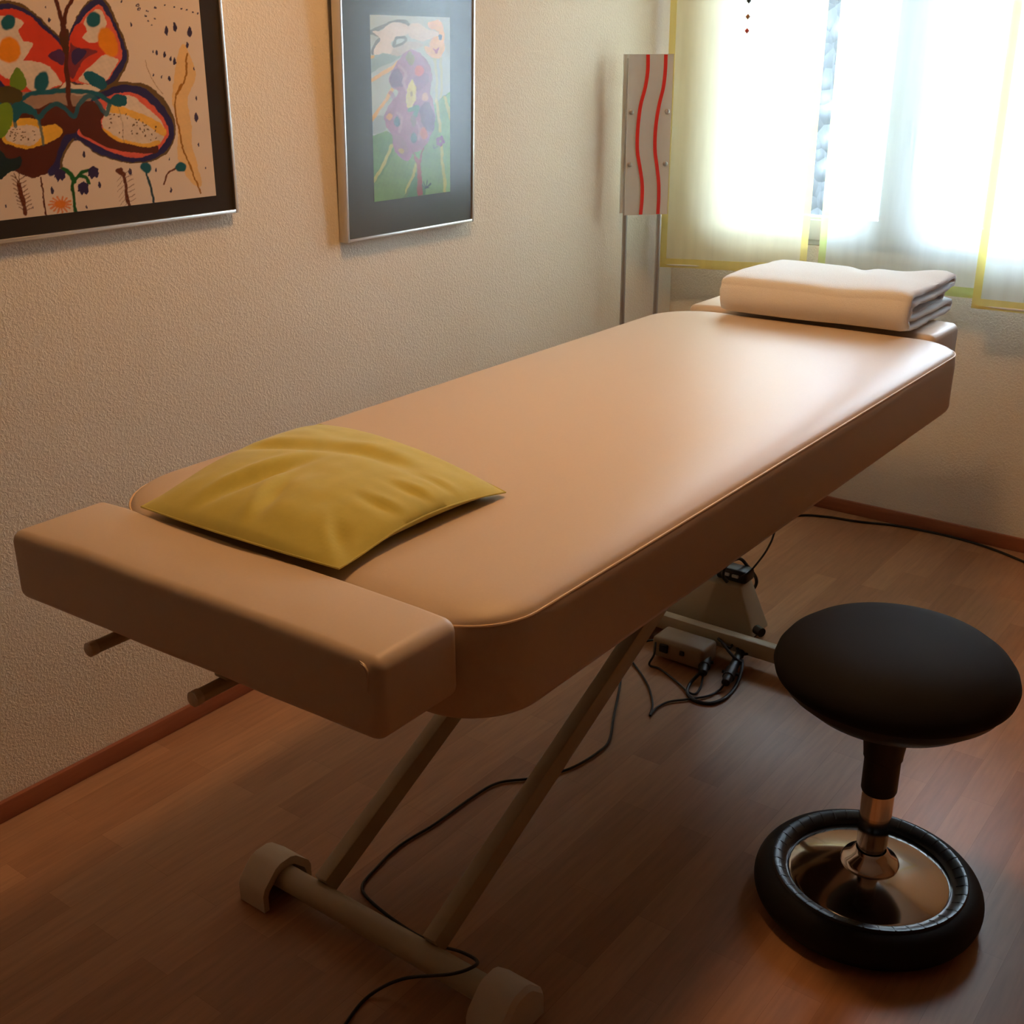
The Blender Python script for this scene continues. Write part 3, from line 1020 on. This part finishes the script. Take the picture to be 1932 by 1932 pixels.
# ------------------------------------------------------------------ bead string hanging in front of the window
BX, BY = -1.491, 3.0
bs = thing('bead_string', 'thread of small dark and red glass diamonds hanging in front of the window', 'hanging ornament', (BX, BY, 1.43))
THR = mat('thin clear thread', (0.75, 0.75, 0.75, 1), 0.4)
obj('thread', tubem([(BX, BY, 1.432), (BX, BY, 2.0), (BX, BY, ZC)], 0.0004, 6), THR, bs)
for z, c in ((1.440, srgb(190, 60, 40)), (1.474, srgb(150, 95, 50)), (1.512, srgb(45, 60, 62)), (1.565, srgb(60, 70, 120)), (1.63, srgb(120, 60, 110))):
    bm = lathe(bmesh.new(), [(0, -0.0068), (0.0062, -0.001), (0.0062, 0.001), (0, 0.0068)], (BX, BY, z), 8)
    gm = mat('cut glass bead', c, 0.15, spec=0.8)
    bump(gm, 50, 0.05, 0.0004, colvar=0.1)
    obj('bead', bm, gm, bs, smooth=False)


# ------------------------------------------------------------------ framed children's paintings
class Canvas:
    """a painted sheet: fine mesh whose colour attribute is laid down stroke by stroke"""

    def __init__(s, o, u, v, nu, nv_, du, dv, base, X, Y, seed=1):
        s.X, s.Y = X, Y
        s.n = X.size
        s.nu, s.nv = nu, nv_
        s.col = np.zeros((s.n, 3)) + np.array(base[:3])
        rs = np.random.RandomState(seed)
        s.rs = rs
        wx = np.zeros(s.n)
        wy = np.zeros(s.n)
        for f, a in ((0.012, 5), (0.03, 3.5), (0.08, 2.2), (0.2, 1.2)):
            for _ in range(3):
                th = rs.uniform(0, 6.28)
                ph = rs.uniform(0, 6.28)
                wx += a * 0.6 * np.sin((X * math.cos(th) + Y * math.sin(th)) * f * rs.uniform(0.8, 1.2) + ph)
                th = rs.uniform(0, 6.28)
                wy += a * 0.6 * np.sin((X * math.cos(th) + Y * math.sin(th)) * f * rs.uniform(0.8, 1.2) + ph)
        s.x = X + wx
        s.y = Y + wy
        s.tone = np.zeros(s.n)
        for f in (0.01, 0.025, 0.06, 0.15):
            th = rs.uniform(0, 6.28)
            s.tone += 0.25 * np.sin((X * math.cos(th) + Y * math.sin(th)) * f + rs.uniform(0, 6.28)) * np.sin((X * math.sin(th) - Y * math.cos(th)) * f * 0.8 + rs.uniform(0, 6.28))

    def put(s, idx, a, c):
        c = np.array(c[:3])
        cc = c[None, :] * (1 + 0.16 * s.tone[idx])[:, None]
        a = a[:, None]
        s.col[idx] = s.col[idx] * (1 - a) + cc * a

    def box(s, x0, x1, y0, y1):
        return np.nonzero((s.x > x0) & (s.x < x1) & (s.y > y0) & (s.y < y1))[0]

    def poly(s, pts, c, a=1.0, smooth=True):
        if smooth:
            pts = [(p.x, p.y) for p in catmull([(x, y, 0) for x, y in pts], 6, closed=True)]
        P = np.array(pts, float)
        i = s.box(P[:, 0].min(), P[:, 0].max(), P[:, 1].min(), P[:, 1].max())
        x, y = s.x[i], s.y[i]
        ins = np.zeros(i.size, bool)
        for k in range(len(P)):
            x1, y1 = P[k]
            x2, y2 = P[(k + 1) % len(P)]
            if y1 == y2:
                continue
            c1 = ((y1 > y) != (y2 > y)) & (x < (x2 - x1) * (y - y1) / (y2 - y1) + x1)
            ins ^= c1
        i = i[ins]
        s.put(i, np.full(i.size, a), c)

    def line(s, pts, wd, c, a=1.0, soft=0.25):
        if len(pts) > 2:
            pts = [(p.x, p.y) for p in catmull([(x, y, 0) for x, y in pts], 6)]
        P = np.array(pts, float)
        m = wd
        i = s.box(P[:, 0].min() - m, P[:, 0].max() + m, P[:, 1].min() - m, P[:, 1].max() + m)
        x, y = s.x[i], s.y[i]
        d = np.full(i.size, 1e9)
        for (x1, y1), (x2, y2) in zip(P[:-1], P[1:]):
            dx, dy = x2 - x1, y2 - y1
            L = dx * dx + dy * dy + 1e-9
            t = np.clip(((x - x1) * dx + (y - y1) * dy) / L, 0, 1)
            d = np.minimum(d, np.hypot(x - x1 - t * dx, y - y1 - t * dy))
        al = np.clip((wd / 2 - d) / (soft * wd / 2) + 0.5, 0, 1) * a
        k = al > 0
        s.put(i[k], al[k], c)

    def ell(s, cx, cy, rx, ry, c, a=1.0, rot=0.0):
        R = max(rx, ry) * 1.1
        i = s.box(cx - R, cx + R, cy - R, cy + R)
        x, y = s.x[i] - cx, s.y[i] - cy
        co, si = math.cos(rot), math.sin(rot)
        d = np.hypot((x * co + y * si) / rx, (-x * si + y * co) / ry)
        al = np.clip((1 - d) * 6, 0, 1) * a
        k = al > 0
        s.put(i[k], al[k], c)

    def drop(s, cx, cy, h, c):
        s.poly([(cx, cy - h), (cx + h * 0.42, cy), (cx + h * 0.3, cy + h * 0.7), (cx, cy + h), (cx - h * 0.35, cy + h * 0.6), (cx - h * 0.4, cy)], c)


def art_mesh(name, org, ua, va, W, H, step, parent, paint, base, scale, ox, seed):
    nu, nv_ = int(W / step), int(H / step)
    uu, vv = np.meshgrid(np.linspace(0, W, nu + 1), np.linspace(0, H, nv_ + 1), indexing='ij')
    pos = np.array(org)[None, :] + uu.reshape(-1, 1) * np.array(ua)[None, :] + vv.reshape(-1, 1) * np.array(va)[None, :]
    rel = pos - np.array(CAM)[None, :]
    f = rel @ (-np.array(back))
    X = (966 + F_PX * (rel @ np.array(right)) / f - ox) * scale
    Y = (966 - F_PX * (rel @ np.array(up)) / f) * scale
    cv = Canvas(None, None, None, nu, nv_, 0, 0, base, X, Y, seed)
    paint(cv)
    off = np.array(root_loc(parent))
    me = D.meshes.new(name)
    me.vertices.add(len(pos))
    me.vertices.foreach_set('co', (pos - off).astype(np.float32).ravel())
    idx = np.arange((nu + 1) * (nv_ + 1)).reshape(nu + 1, nv_ + 1)
    q = np.stack([idx[:-1, :-1], idx[1:, :-1], idx[1:, 1:], idx[:-1, 1:]], -1).reshape(-1, 4)
    me.loops.add(q.size)
    me.loops.foreach_set('vertex_index', q.ravel())
    me.polygons.add(len(q))
    me.polygons.foreach_set('loop_start', np.arange(len(q)) * 4)
    me.update()
    at = me.color_attributes.new('paint', 'FLOAT_COLOR', 'POINT')
    rgba = np.ones((len(pos), 4), np.float32)
    rgba[:, :3] = np.clip(cv.col, 0, 1)
    at.data.foreach_set('color', rgba.ravel())
    m = mat(name + ' paint', (1, 1, 1, 1), 0.8, spec=0.2)
    ca = nd(m, 'ShaderNodeVertexColor')
    ca.layer_name = 'paint'
    m.node_tree.links.new(ca.outputs[0], m.node_tree.nodes['Principled BSDF'].inputs['Base Color'])
    me.materials.append(m)
    o = D.objects.new(name, me)
    COL.objects.link(o)
    o.parent = parent
    return o


def paint_butterfly(c):
    blue, brown, red, org = srgb(50, 44, 92), srgb(92, 40, 26), srgb(214, 66, 40), srgb(232, 140, 20)
    teal, olive, paper = srgb(26, 96, 110), srgb(110, 84, 46), srgb(226, 206, 186)
    yel, green, pink, purple = srgb(236, 180, 60), srgb(110, 140, 40), srgb(226, 100, 80), srgb(74, 42, 60)
    # yellow plume on the right
    c.poly([(1390, 330), (1450, 420), (1480, 600), (1420, 760), (1440, 900), (1480, 1150), (1530, 1400), (1460, 1400), (1380, 1250), (1350, 1150), (1340, 900), (1300, 760), (1330, 600), (1350, 450)], yel, 0.6)
    # upper wings
    c.poly([(500, 330), (540, 200), (590, 90), (680, 0), (760, -20), (840, 40), (900, 180), (950, 320), (970, 430), (930, 560), (850, 650), (700, 640), (560, 640), (500, 560)], olive)
    c.poly([(510, 330), (545, 200), (600, 90), (690, 10), (760, -5), (830, 60), (885, 190), (935, 320), (955, 430), (910, 550), (830, 640), (690, 640), (560, 630), (505, 550)], blue)
    c.poly([(530, 330), (560, 230), (620, 130), (700, 55), (770, 45), (820, 110), (870, 210), (910, 320), (920, 420), (870, 520), (800, 610), (690, 640), (560, 620), (510, 540)], pink)
    c.poly([(640, 140), (720, 70), (780, 80), (810, 160), (790, 240), (740, 310), (660, 320), (625, 260)], paper)
    c.poly([(520, 330), (570, 190), (630, 170), (660, 230), (630, 290), (680, 320), (760, 320), (830, 380), (770, 430), (700, 500), (620, 580), (560, 625), (515, 560)], red)
    c.poly([(780, 420), (870, 440), (890, 470), (820, 580), (760, 640), (640, 630), (600, 600), (700, 500)], paper)
    c.poly([(530, 330), (570, 360), (700, 370), (740, 395), (650, 450), (600, 530), (550, 600), (520, 520)], purple, 0.75)
    c.poly([(550, 390), (620, 370), (660, 400), (610, 470), (570, 500), (545, 450)], blue, 0.9)
    c.ell(712, 140, 62, 68, teal)
    c.ell(822, 320, 72, 128, org, 1, -0.35)
    # left upper wing
    c.poly([(480, 330), (400, 230), (280, 110), (170, 30), (20, 0), (-150, 30), (-300, 160), (-330, 330), (-250, 520), (-60, 640), (120, 720), (300, 720), (480, 640)], olive)
    c.poly([(470, 340), (400, 250), (270, 120), (160, 50), (20, 25), (-140, 60), (-270, 180), (-300, 330), (-230, 500), (-60, 620), (120, 700), (300, 700), (480, 620)], blue)
    c.poly([(460, 350), (330, 220), (240, 130), (140, 70), (20, 65), (-120, 100), (-230, 210), (-250, 340), (-180, 470), (-30, 580), (100, 690), (300, 710), (490, 630), (500, 500)], red)
    c.poly([(140, 140), (190, 180), (150, 240), (190, 310), (250, 330), (200, 420), (160, 480), (60, 520), (0, 550), (-120, 440), (-140, 260), (-20, 120)], paper)
    c.poly([(170, 460), (290, 470), (400, 540), (470, 630), (420, 660), (260, 700), (150, 620), (60, 570), (80, 480)], paper)
    c.poly([(-20, 460), (60, 480), (110, 540), (90, 600), (0, 560)], paper)
    c.ell(65, 170, 66, 70, teal)
    c.ell(75, 380, 92, 104, org)
    c.poly([(360, 420), (440, 375), (480, 420), (480, 500), (430, 490), (380, 460)], blue, 0.9)
    # middle band and lower left wing
    c.poly([(-60, 640), (100, 720), (400, 700), (600, 720), (720, 740), (780, 860), (700, 990), (560, 1030), (500, 1130), (400, 1290), (270, 1345), (150, 1320), (80, 1290), (0, 1370), (-100, 1300), (-160, 1000)], brown)
    c.line([(560, 1040), (500, 1060), (470, 1130), (440, 1240), (390, 1310)], 60, blue)
    c.line([(545, 1060), (500, 1130), (470, 1220), (470, 1290)], 22, olive)
    c.poly([(120, 720), (300, 700), (500, 700), (690, 700), (800, 780), (700, 790), (560, 800), (400, 770), (290, 820), (180, 800)], srgb(180, 150, 130), 0.75)
    c.poly([(0, 980), (70, 950), (110, 905), (280, 910), (320, 960), (420, 940), (475, 1000), (420, 1060), (330, 1110), (220, 1135), (90, 1110), (20, 1070)], yel)
    c.poly([(40, 990), (130, 955), (290, 970), (300, 1060), (230, 1110), (110, 1090), (40, 1050)], paper)
    c.poly([(-40, 1100), (60, 1200), (160, 1190), (150, 1270), (60, 1320), (0, 1370), (-80, 1330)], srgb(30, 46, 44))
    # right lower wing
    c.poly([(790, 660), (900, 620), (1010, 625), (1120, 650), (1220, 730), (1290, 830), (1330, 980), (1300, 1120), (1210, 1200), (1080, 1245), (900, 1230), (740, 1170), (620, 1090), (560, 1030), (640, 900), (700, 750)], olive)
    c.poly([(790, 690), (900, 650), (1010, 650), (1120, 690), (1210, 770), (1280, 880), (1320, 1000), (1290, 1110), (1200, 1190), (1080, 1235), (900, 1220), (740, 1160), (630, 1090), (560, 1030), (640, 900), (700, 750)], blue)
    c.poly([(800, 740), (900, 705), (1010, 710), (1110, 750), (1190, 830), (1250, 930), (1280, 1020), (1240, 1100), (1180, 1160), (1060, 1205), (900, 1180), (760, 1120), (660, 1060), (580, 1010), (640, 900), (700, 780)], pink)
    c.poly([(830, 760), (920, 730), (1010, 735), (1100, 790), (1170, 860), (1230, 950), (1250, 1010), (1220, 1080), (1120, 1110), (1000, 1090), (850, 1020), (770, 950), (790, 860)], paper)
    c.poly([(840, 790), (1000, 830), (1130, 880), (1250, 980), (1250, 1030), (1200, 1010), (1080, 920), (950, 870), (830, 850)], yel, 0.9)
    c.poly([(780, 980), (850, 1010), (950, 1060), (1080, 1090), (1200, 1060), (1210, 1100), (1100, 1120), (950, 1100), (820, 1050)], yel, 0.9)
    c.poly([(640, 770), (740, 790), (780, 870), (760, 930), (800, 1010), (900, 1070), (1000, 1100), (1100, 1120), (1195, 1110), (1190, 1160), (1080, 1170), (900, 1150), (760, 1100), (680, 1050), (600, 1000), (590, 880)], brown)
    # teal vine
    c.line([(-10, 800), (150, 760), (260, 705), (450, 690), (680, 700), (820, 760), (880, 770)], 34, teal)
    c.line([(110, 860), (230, 830), (300, 900), (350, 830), (430, 780), (500, 820), (560, 890), (600, 790), (680, 730), (750, 790), (800, 870), (830, 790)], 34, teal, 0.9)
    c.line([(300, 880), (310, 980), (330, 1110)], 22, teal, 0.8)
    c.line([(100, 840), (115, 960)], 26, teal, 0.8)
    c.poly([(60, 830), (150, 770), (260, 820), (280, 880), (180, 860), (120, 930), (70, 890)], teal)
    c.ell(312, 622, 66, 84, teal)
    c.poly([(640, 565), (720, 545), (790, 590), (800, 660), (760, 680), (690, 640)], teal)
    c.poly([(840, 760), (880, 715), (950, 730), (965, 790), (920, 805), (860, 795)], teal)
    # green leaves at the left
    c.poly([(130, 510), (185, 580), (190, 670), (130, 690), (80, 640), (80, 570)], green)
    c.poly([(60, 650), (150, 690), (160, 760), (60, 790), (-60, 760), (-40, 690)], srgb(84, 70, 30))
    c.poly([(20, 790), (80, 800), (100, 900), (60, 990), (0, 1040), (-120, 980), (-80, 850)], srgb(120, 150, 36))
    # body and feelers
    c.line([(490, 300), (500, 420), (515, 600), (540, 820)], 36, brown)
    c.poly([(455, 230), (510, 220), (520, 320), (510, 420), (480, 420), (450, 320)], srgb(84, 46, 24))
    c.line([(475, 260), (460, 110), (425, 0), (380, -120), (300, -200)], 30, brown)
    c.line([(480, 260), (495, 110), (550, 0), (620, -120), (700, -180)], 28, brown)
    # yellow branch line
    c.line([(1430, 400), (1410, 560), (1385, 650), (1330, 740), (1330, 880), (1380, 1080), (1450, 1260), (1515, 1470)], 12, srgb(160, 104, 30))
    c.line([(1375, 650), (1335, 720)], 22, srgb(170, 110, 30))
    c.line([(1100, 460), (1150, 590), (1240, 720)], 6, srgb(170, 130, 90), 0.8)
    c.line([(900, 800), (930, 950), (950, 1080)], 8, srgb(160, 130, 100), 0.5)
    # rain drops
    dk = srgb(62, 52, 82)
    for (x, y, h) in ((375, 148, 24), (998, 192, 18), (1260, 228, 36), (1325, 205, 38), (1443, 235, 44), (1424, 340, 24), (1192, 392, 24), (1253, 408, 28), (1298, 448, 22), (1332, 468, 30), (1160, 390, 14), (1298, 594, 24),
                      (1240, 592, 16), (1172, 577, 14), (1482, 742, 20), (1488, 895, 36), (1522, 1098, 16), (1470, 515, 12), (1562, 1278, 12), (1290, 1208, 12), (1298, 1438, 22), (1185, 1288, 18), (990, 1308, 28), (398, 1446, 30),
                      (638, 1170, 24), (760, 1396, 24), (655, 1576, 16), (250, 1578, 10), (50, 1566, 16), (930, 12, 14), (350, 58, 10)):
        c.drop(x, y, h, dk)
    # scissors and dashed line
    c.ell(1050, 45, 14, 14, dk)
    c.ell(1062, 72, 14, 14, dk)
    c.ell(1050, 45, 5, 5, paper)
    c.ell(1062, 72, 5, 5, paper)
    for (x, y) in ((1120, 90), (1175, 62), (1245, 48), (1322, 58), (1380, 70), (1418, 82), (1462, 95), (1500, 104), (1105, 125), (1168, 135), (1122, 160), (1145, 185)):
        c.ell(x, y, 9, 6, dk)
    for _ in range(34):
        a, r = c.rs.uniform(0, 6.28), math.sqrt(c.rs.uniform(0, 1))
        c.ell(1000 + 200 * r * math.cos(a), 960 + 100 * r * math.sin(a) + 50 * r * math.cos(a), 9, 5, srgb(110, 80, 50), 1, c.rs.uniform(0, 3))
    for _ in range(28):
        a, r = c.rs.uniform(0, 6.28), math.sqrt(c.rs.uniform(0, 1))
        c.ell(170 + 120 * r * math.cos(a), 1030 + 60 * r * math.sin(a), 7, 5, srgb(110, 80, 50), 1)
    # flowers along the bottom
    c.line([(575, 1620), (560, 1500), (555, 1395), (575, 1350)], 24, srgb(30, 90, 40))
    c.line([(570, 1380), (530, 1310), (480, 1285)], 34, srgb(30, 96, 44))
    c.line([(570, 1370), (620, 1310), (685, 1285)], 30, srgb(30, 96, 44))
    c.line([(600, 1330), (660, 1350), (680, 1390)], 26, srgb(30, 96, 44))
    for (x, y) in ((455, 1325), (715, 1305), (638, 1430)):
        c.poly([(x - 40, y - 30), (x, y - 52), (x + 38, y - 28), (x + 42, y + 20), (x + 22, y + 48), (x + 4, y + 32), (x - 14, y + 56), (x - 30, y + 26), (x - 42, y + 30)], srgb(56, 42, 84), smooth=False)
    c.line([(315, 1350), (330, 1500), (350, 1650)], 12, brown)
    c.line([(150, 1400), (170, 1520), (195, 1620)], 34, srgb(104, 46, 26))
    for k in range(9):
        t = k / 8
        x, y = 145 + 50 * t, 1370 + 240 * t
        c.line([(x, y), (x - 55, y - 35)], 8, srgb(120, 70, 44), 0.8)
        c.line([(x, y), (x + 48, y - 32)], 8, srgb(120, 70, 44), 0.8)
    c.line([(110, 1320), (150, 1400)], 7, srgb(110, 70, 44))
    c.line([(150, 1300), (150, 1400)], 7, srgb(110, 70, 44))
    for k in range(14):
        a = k * 0.449
        c.line([(455, 1560), (455 + 82 * math.cos(a), 1560 + 66 * math.sin(a))], 16, srgb(222, 120, 40), 0.85)
    c.ell(455, 1560, 44, 38, srgb(222, 126, 44))
    c.line([(920, 1290), (950, 1400), (975, 1570)], 24, srgb(104, 52, 30))
    c.line([(900, 1300), (940, 1330)], 40, srgb(104, 52, 30))
    for k in range(7):
        t = k / 6
        x, y = 935 + 35 * t, 1330 + 200 * t
        c.line([(x, y), (x - 50 - 10 * t, y + 60)], 5, srgb(140, 90, 60), 0.6)
        c.line([(x, y), (x + 60, y - 30)], 6, srgb(120, 70, 44), 0.7)
    c.line([(1110, 1310), (1140, 1420), (1180, 1555)], 17, srgb(46, 74, 84))
    c.ell(1110, 1278, 44, 44, teal)
    c.line([(1340, 1280), (1280, 1320), (1245, 1400)], 14, srgb(110, 62, 40))
    c.ell(1382, 1270, 44, 38, teal)
    # the sheet continues to the left
    c.poly([(-420, 900), (-300, 760), (-160, 720), (-60, 900), (-150, 1150), (-330, 1200), (-430, 1080)], blue)
    c.poly([(-390, 920), (-290, 800), (-170, 760), (-90, 920), (-170, 1120), (-320, 1150), (-390, 1060)], pink)


def paint_tree(c):
    grey, white = srgb(120, 130, 128), srgb(218, 212, 204)
    mauve, plum, leaf = srgb(158, 112, 150), srgb(116, 82, 128), srgb(116, 158, 92)
    c.poly([(250, 450), (500, 400), (560, 420), (420, 500), (320, 560), (250, 560)], srgb(128, 158, 156), 0.8)
    c.poly([(280, 900), (420, 880), (440, 990), (300, 1020)], srgb(140, 160, 164), 0.7)
    for pts in (((270, 440), (340, 430)), ((300, 610), (380, 580), (560, 450)), ((330, 910), (400, 810), (500, 640))):
        c.line(list(pts), 26, srgb(226, 180, 92), 0.85)
    for x in (810, 850):
        c.line([(x, 430), (x + 15, 800)], 20, srgb(196, 196, 140), 0.5)
    # hill
    c.poly([(250, 1060), (360, 1030), (440, 1000), (520, 1040), (600, 1100), (700, 1080), (800, 800), (880, 730), (960, 690), (960, 1600), (250, 1600)], leaf, smooth=False)
    c.poly([(820, 780), (960, 690), (960, 1500), (880, 1500), (850, 1000)], srgb(130, 178, 106), 0.8, smooth=False)
    c.poly([(300, 1080), (430, 1010), (500, 1050), (470, 1200), (350, 1400), (300, 1300)], srgb(92, 140, 78), 0.6)
    for pts in (((480, 1110), (400, 1280), (345, 1385)), ((660, 1240), (620, 1380), (575, 1500)), ((830, 760), (850, 1000)), ((860, 1100), (885, 1460)), ((890, 740), (925, 900))):
        c.line(list(pts), 22, srgb(196, 196, 96), 0.75)
    c.poly([(560, 1500), (620, 1400), (660, 1300), (700, 1350), (740, 1490), (600, 1520)], srgb(70, 120, 76), 0.8)
    # clouds
    c.line([(320, 250), (380, 210), (460, 190), (560, 165), (610, 210)], 34, grey)
    c.line([(320, 250), (400, 280), (360, 340), (340, 400)], 30, grey)
    c.poly([(330, 240), (400, 230), (430, 200), (520, 175), (590, 190), (600, 260), (540, 280), (480, 330), (520, 400), (420, 410), (350, 415), (360, 360), (400, 300)], white)
    c.poly([(600, 200), (680, 180), (740, 205), (820, 230), (850, 265), (760, 290), (700, 310), (620, 280)], white)
    c.poly([(480, 400), (560, 320), (680, 320), (720, 340), (640, 380), (540, 420)], srgb(190, 190, 186))
    c.line([(500, 350), (510, 300), (560, 280), (590, 300), (560, 330), (500, 350)], 20, grey)
    # sun
    c.poly([(760, 165), (830, 150), (880, 200), (890, 300), (880, 380), (840, 440), (780, 430), (740, 380), (730, 340), (790, 360), (790, 290), (850, 265), (830, 230), (770, 200)], srgb(226, 176, 96))
    c.ell(820, 340, 60, 72, srgb(224, 178, 100))
    c.ell(858, 280, 15, 24, srgb(70, 86, 100))
    c.poly([(792, 360), (815, 372), (842, 358), (830, 398), (815, 402)], srgb(170, 60, 60))
    # tree crown
    c.poly([(590, 390), (650, 375), (710, 410), (770, 500), (780, 600), (770, 690), (800, 780), (815, 880), (800, 970), (760, 1060), (720, 1110), (690, 1140), (640, 1160), (600, 1215), (530, 1200), (490, 1120), (490, 1040), (440, 960),
            (430, 880), (460, 790), (520, 700), (470, 650), (465, 560), (510, 490), (550, 430)], mauve)
    c.poly([(690, 820), (760, 780), (810, 870), (800, 980), (740, 980), (700, 900)], plum)
    c.poly([(470, 560), (520, 510), (555, 580), (560, 650), (500, 660), (470, 640)], plum)
    c.poly([(640, 580), (740, 560), (750, 640), (680, 690), (650, 650)], srgb(140, 96, 140), 0.8)
    c.poly([(500, 1040), (560, 1050), (600, 1140), (560, 1190), (510, 1150)], srgb(150, 116, 138), 0.8)
    c.line([(540, 500), (580, 560), (560, 640), (600, 700)], 22, srgb(184, 150, 176), 0.7)
    c.line([(520, 860), (560, 900), (540, 1010)], 20, srgb(184, 150, 176), 0.6)
    c.line([(640, 900), (690, 960), (680, 1060)], 20, srgb(184, 150, 176), 0.6)
    c.line([(470, 700), (500, 780), (480, 860)], 30, srgb(144, 98, 136), 0.7)
    c.ell(620, 440, 32, 58, srgb(136, 128, 88))
    c.ell(680, 532, 42, 44, srgb(206, 104, 110))
    c.poly([(628, 600), (665, 690), (650, 780), (610, 835), (580, 760), (590, 680)], srgb(206, 202, 104))
    c.ell(622, 715, 14, 26, srgb(164, 156, 84))
    c.line([(620, 840), (670, 820), (660, 880)], 34, srgb(86, 128, 116))
    c.ell(464, 893, 22, 28, srgb(206, 146, 90))
    c.ell(522, 930, 24, 46, srgb(70, 90, 124))
    c.ell(648, 925, 22, 50, srgb(124, 100, 106))
    c.ell(725, 1010, 34, 50, srgb(186, 86, 70))
    c.ell(640, 1048, 28, 42, srgb(74, 86, 110))
    c.ell(735, 740, 30, 36, srgb(206, 156, 130), 0.7)
    c.ell(545, 1150, 22, 20, srgb(196, 182, 110), 0.7)
    # trunk
    c.poly([(640, 1150), (690, 1210), (710, 1120), (720, 1120), (700, 1220), (700, 1300), (722, 1480), (680, 1490), (670, 1380), (665, 1230)], srgb(150, 84, 80), smooth=False)
    # little flower
    for k in range(5):
        a = k * 1.257 - 1.2
        c.ell(848 + 20 * math.cos(a), 1072 + 26 * math.sin(a), 16, 20, srgb(132, 84, 130))
    c.line([(830, 1110), (800, 1120), (795, 1100)], 8, srgb(96, 110, 90))
    for k in range(7):
        c.line([(745, 1430), (745 + 36 * math.cos(k), 1400 + 34 * math.sin(k))], 7, srgb(52, 80, 60))


def frame(name, label, y0, y1, z0, z1, depth, art, matm, glass, lean, fw=0.007, frontx=0.0):
    """picture frame hung on the left wall; lean tips its top away from the wall"""
    root = thing(name, label, 'picture', (XW, (y0 + y1) / 2, z0), 'framed paintings on the left wall')

    def tilt(bm):
        for v in bm.verts:
            v.co.x += (v.co.z - z0) * lean + 0.001
        return bm
    bm = bmesh.new()
    xa, xb = XW, XW + depth
    box(bm, xa, xb, y0, y0 + fw, z0, z1, 0.0012)
    box(bm, xa, xb, y1 - fw, y1, z0, z1, 0.0012)
    box(bm, xa, xb, y0 + fw, y1 - fw, z0, z0 + fw, 0.0012)
    box(bm, xa, xb, y0 + fw, y1 - fw, z1 - fw, z1, 0.0012)
    obj('picture_frame', tilt(bm), ALU, root)
    bm = bxm(xa + 0.002, xb - 0.006, y0 + fw, y1 - fw, z0 + fw, z1 - fw)
    obj('passepartout', tilt(bm), matm, root, smooth=False)
    ay0, ay1, az0, az1, step, fn, base, ox, seed = art
    xx = XW + depth - 0.0052 + 0.001
    art_mesh('painting', (xx + (az0 - z0) * lean, ay0, az0), (0, 1, 0), (lean, 0, 1), ay1 - ay0, az1 - az0, step, root, fn, base, 4.0255, ox, seed)
    bm = bxm(xb - 0.0035, xb - 0.002, y0 + fw, y1 - fw, z0 + fw, z1 - fw)
    obj('glass_pane', tilt(bm), glass, root, smooth=False)
    return root


frame('framed_painting', 'large framed child painting of a colourful butterfly on the left wall', 0.845, 1.612, 1.086, 1.70, 0.020,
      (0.90, 1.561, 1.124, 1.66, 0.0013, paint_butterfly, srgb(228, 208, 188), 0, 5), MATB, PICGLASS, 0.010)
frame('framed_painting', 'smaller framed child painting of a purple tree with sun and clouds', 1.913, 2.370, 0.988, 1.552, 0.026,
      (2.009, 2.281, 1.070, 1.467, 0.0012, paint_tree, srgb(178, 196, 194), 620, 9), MATG, PICGLASS2, 0.030)
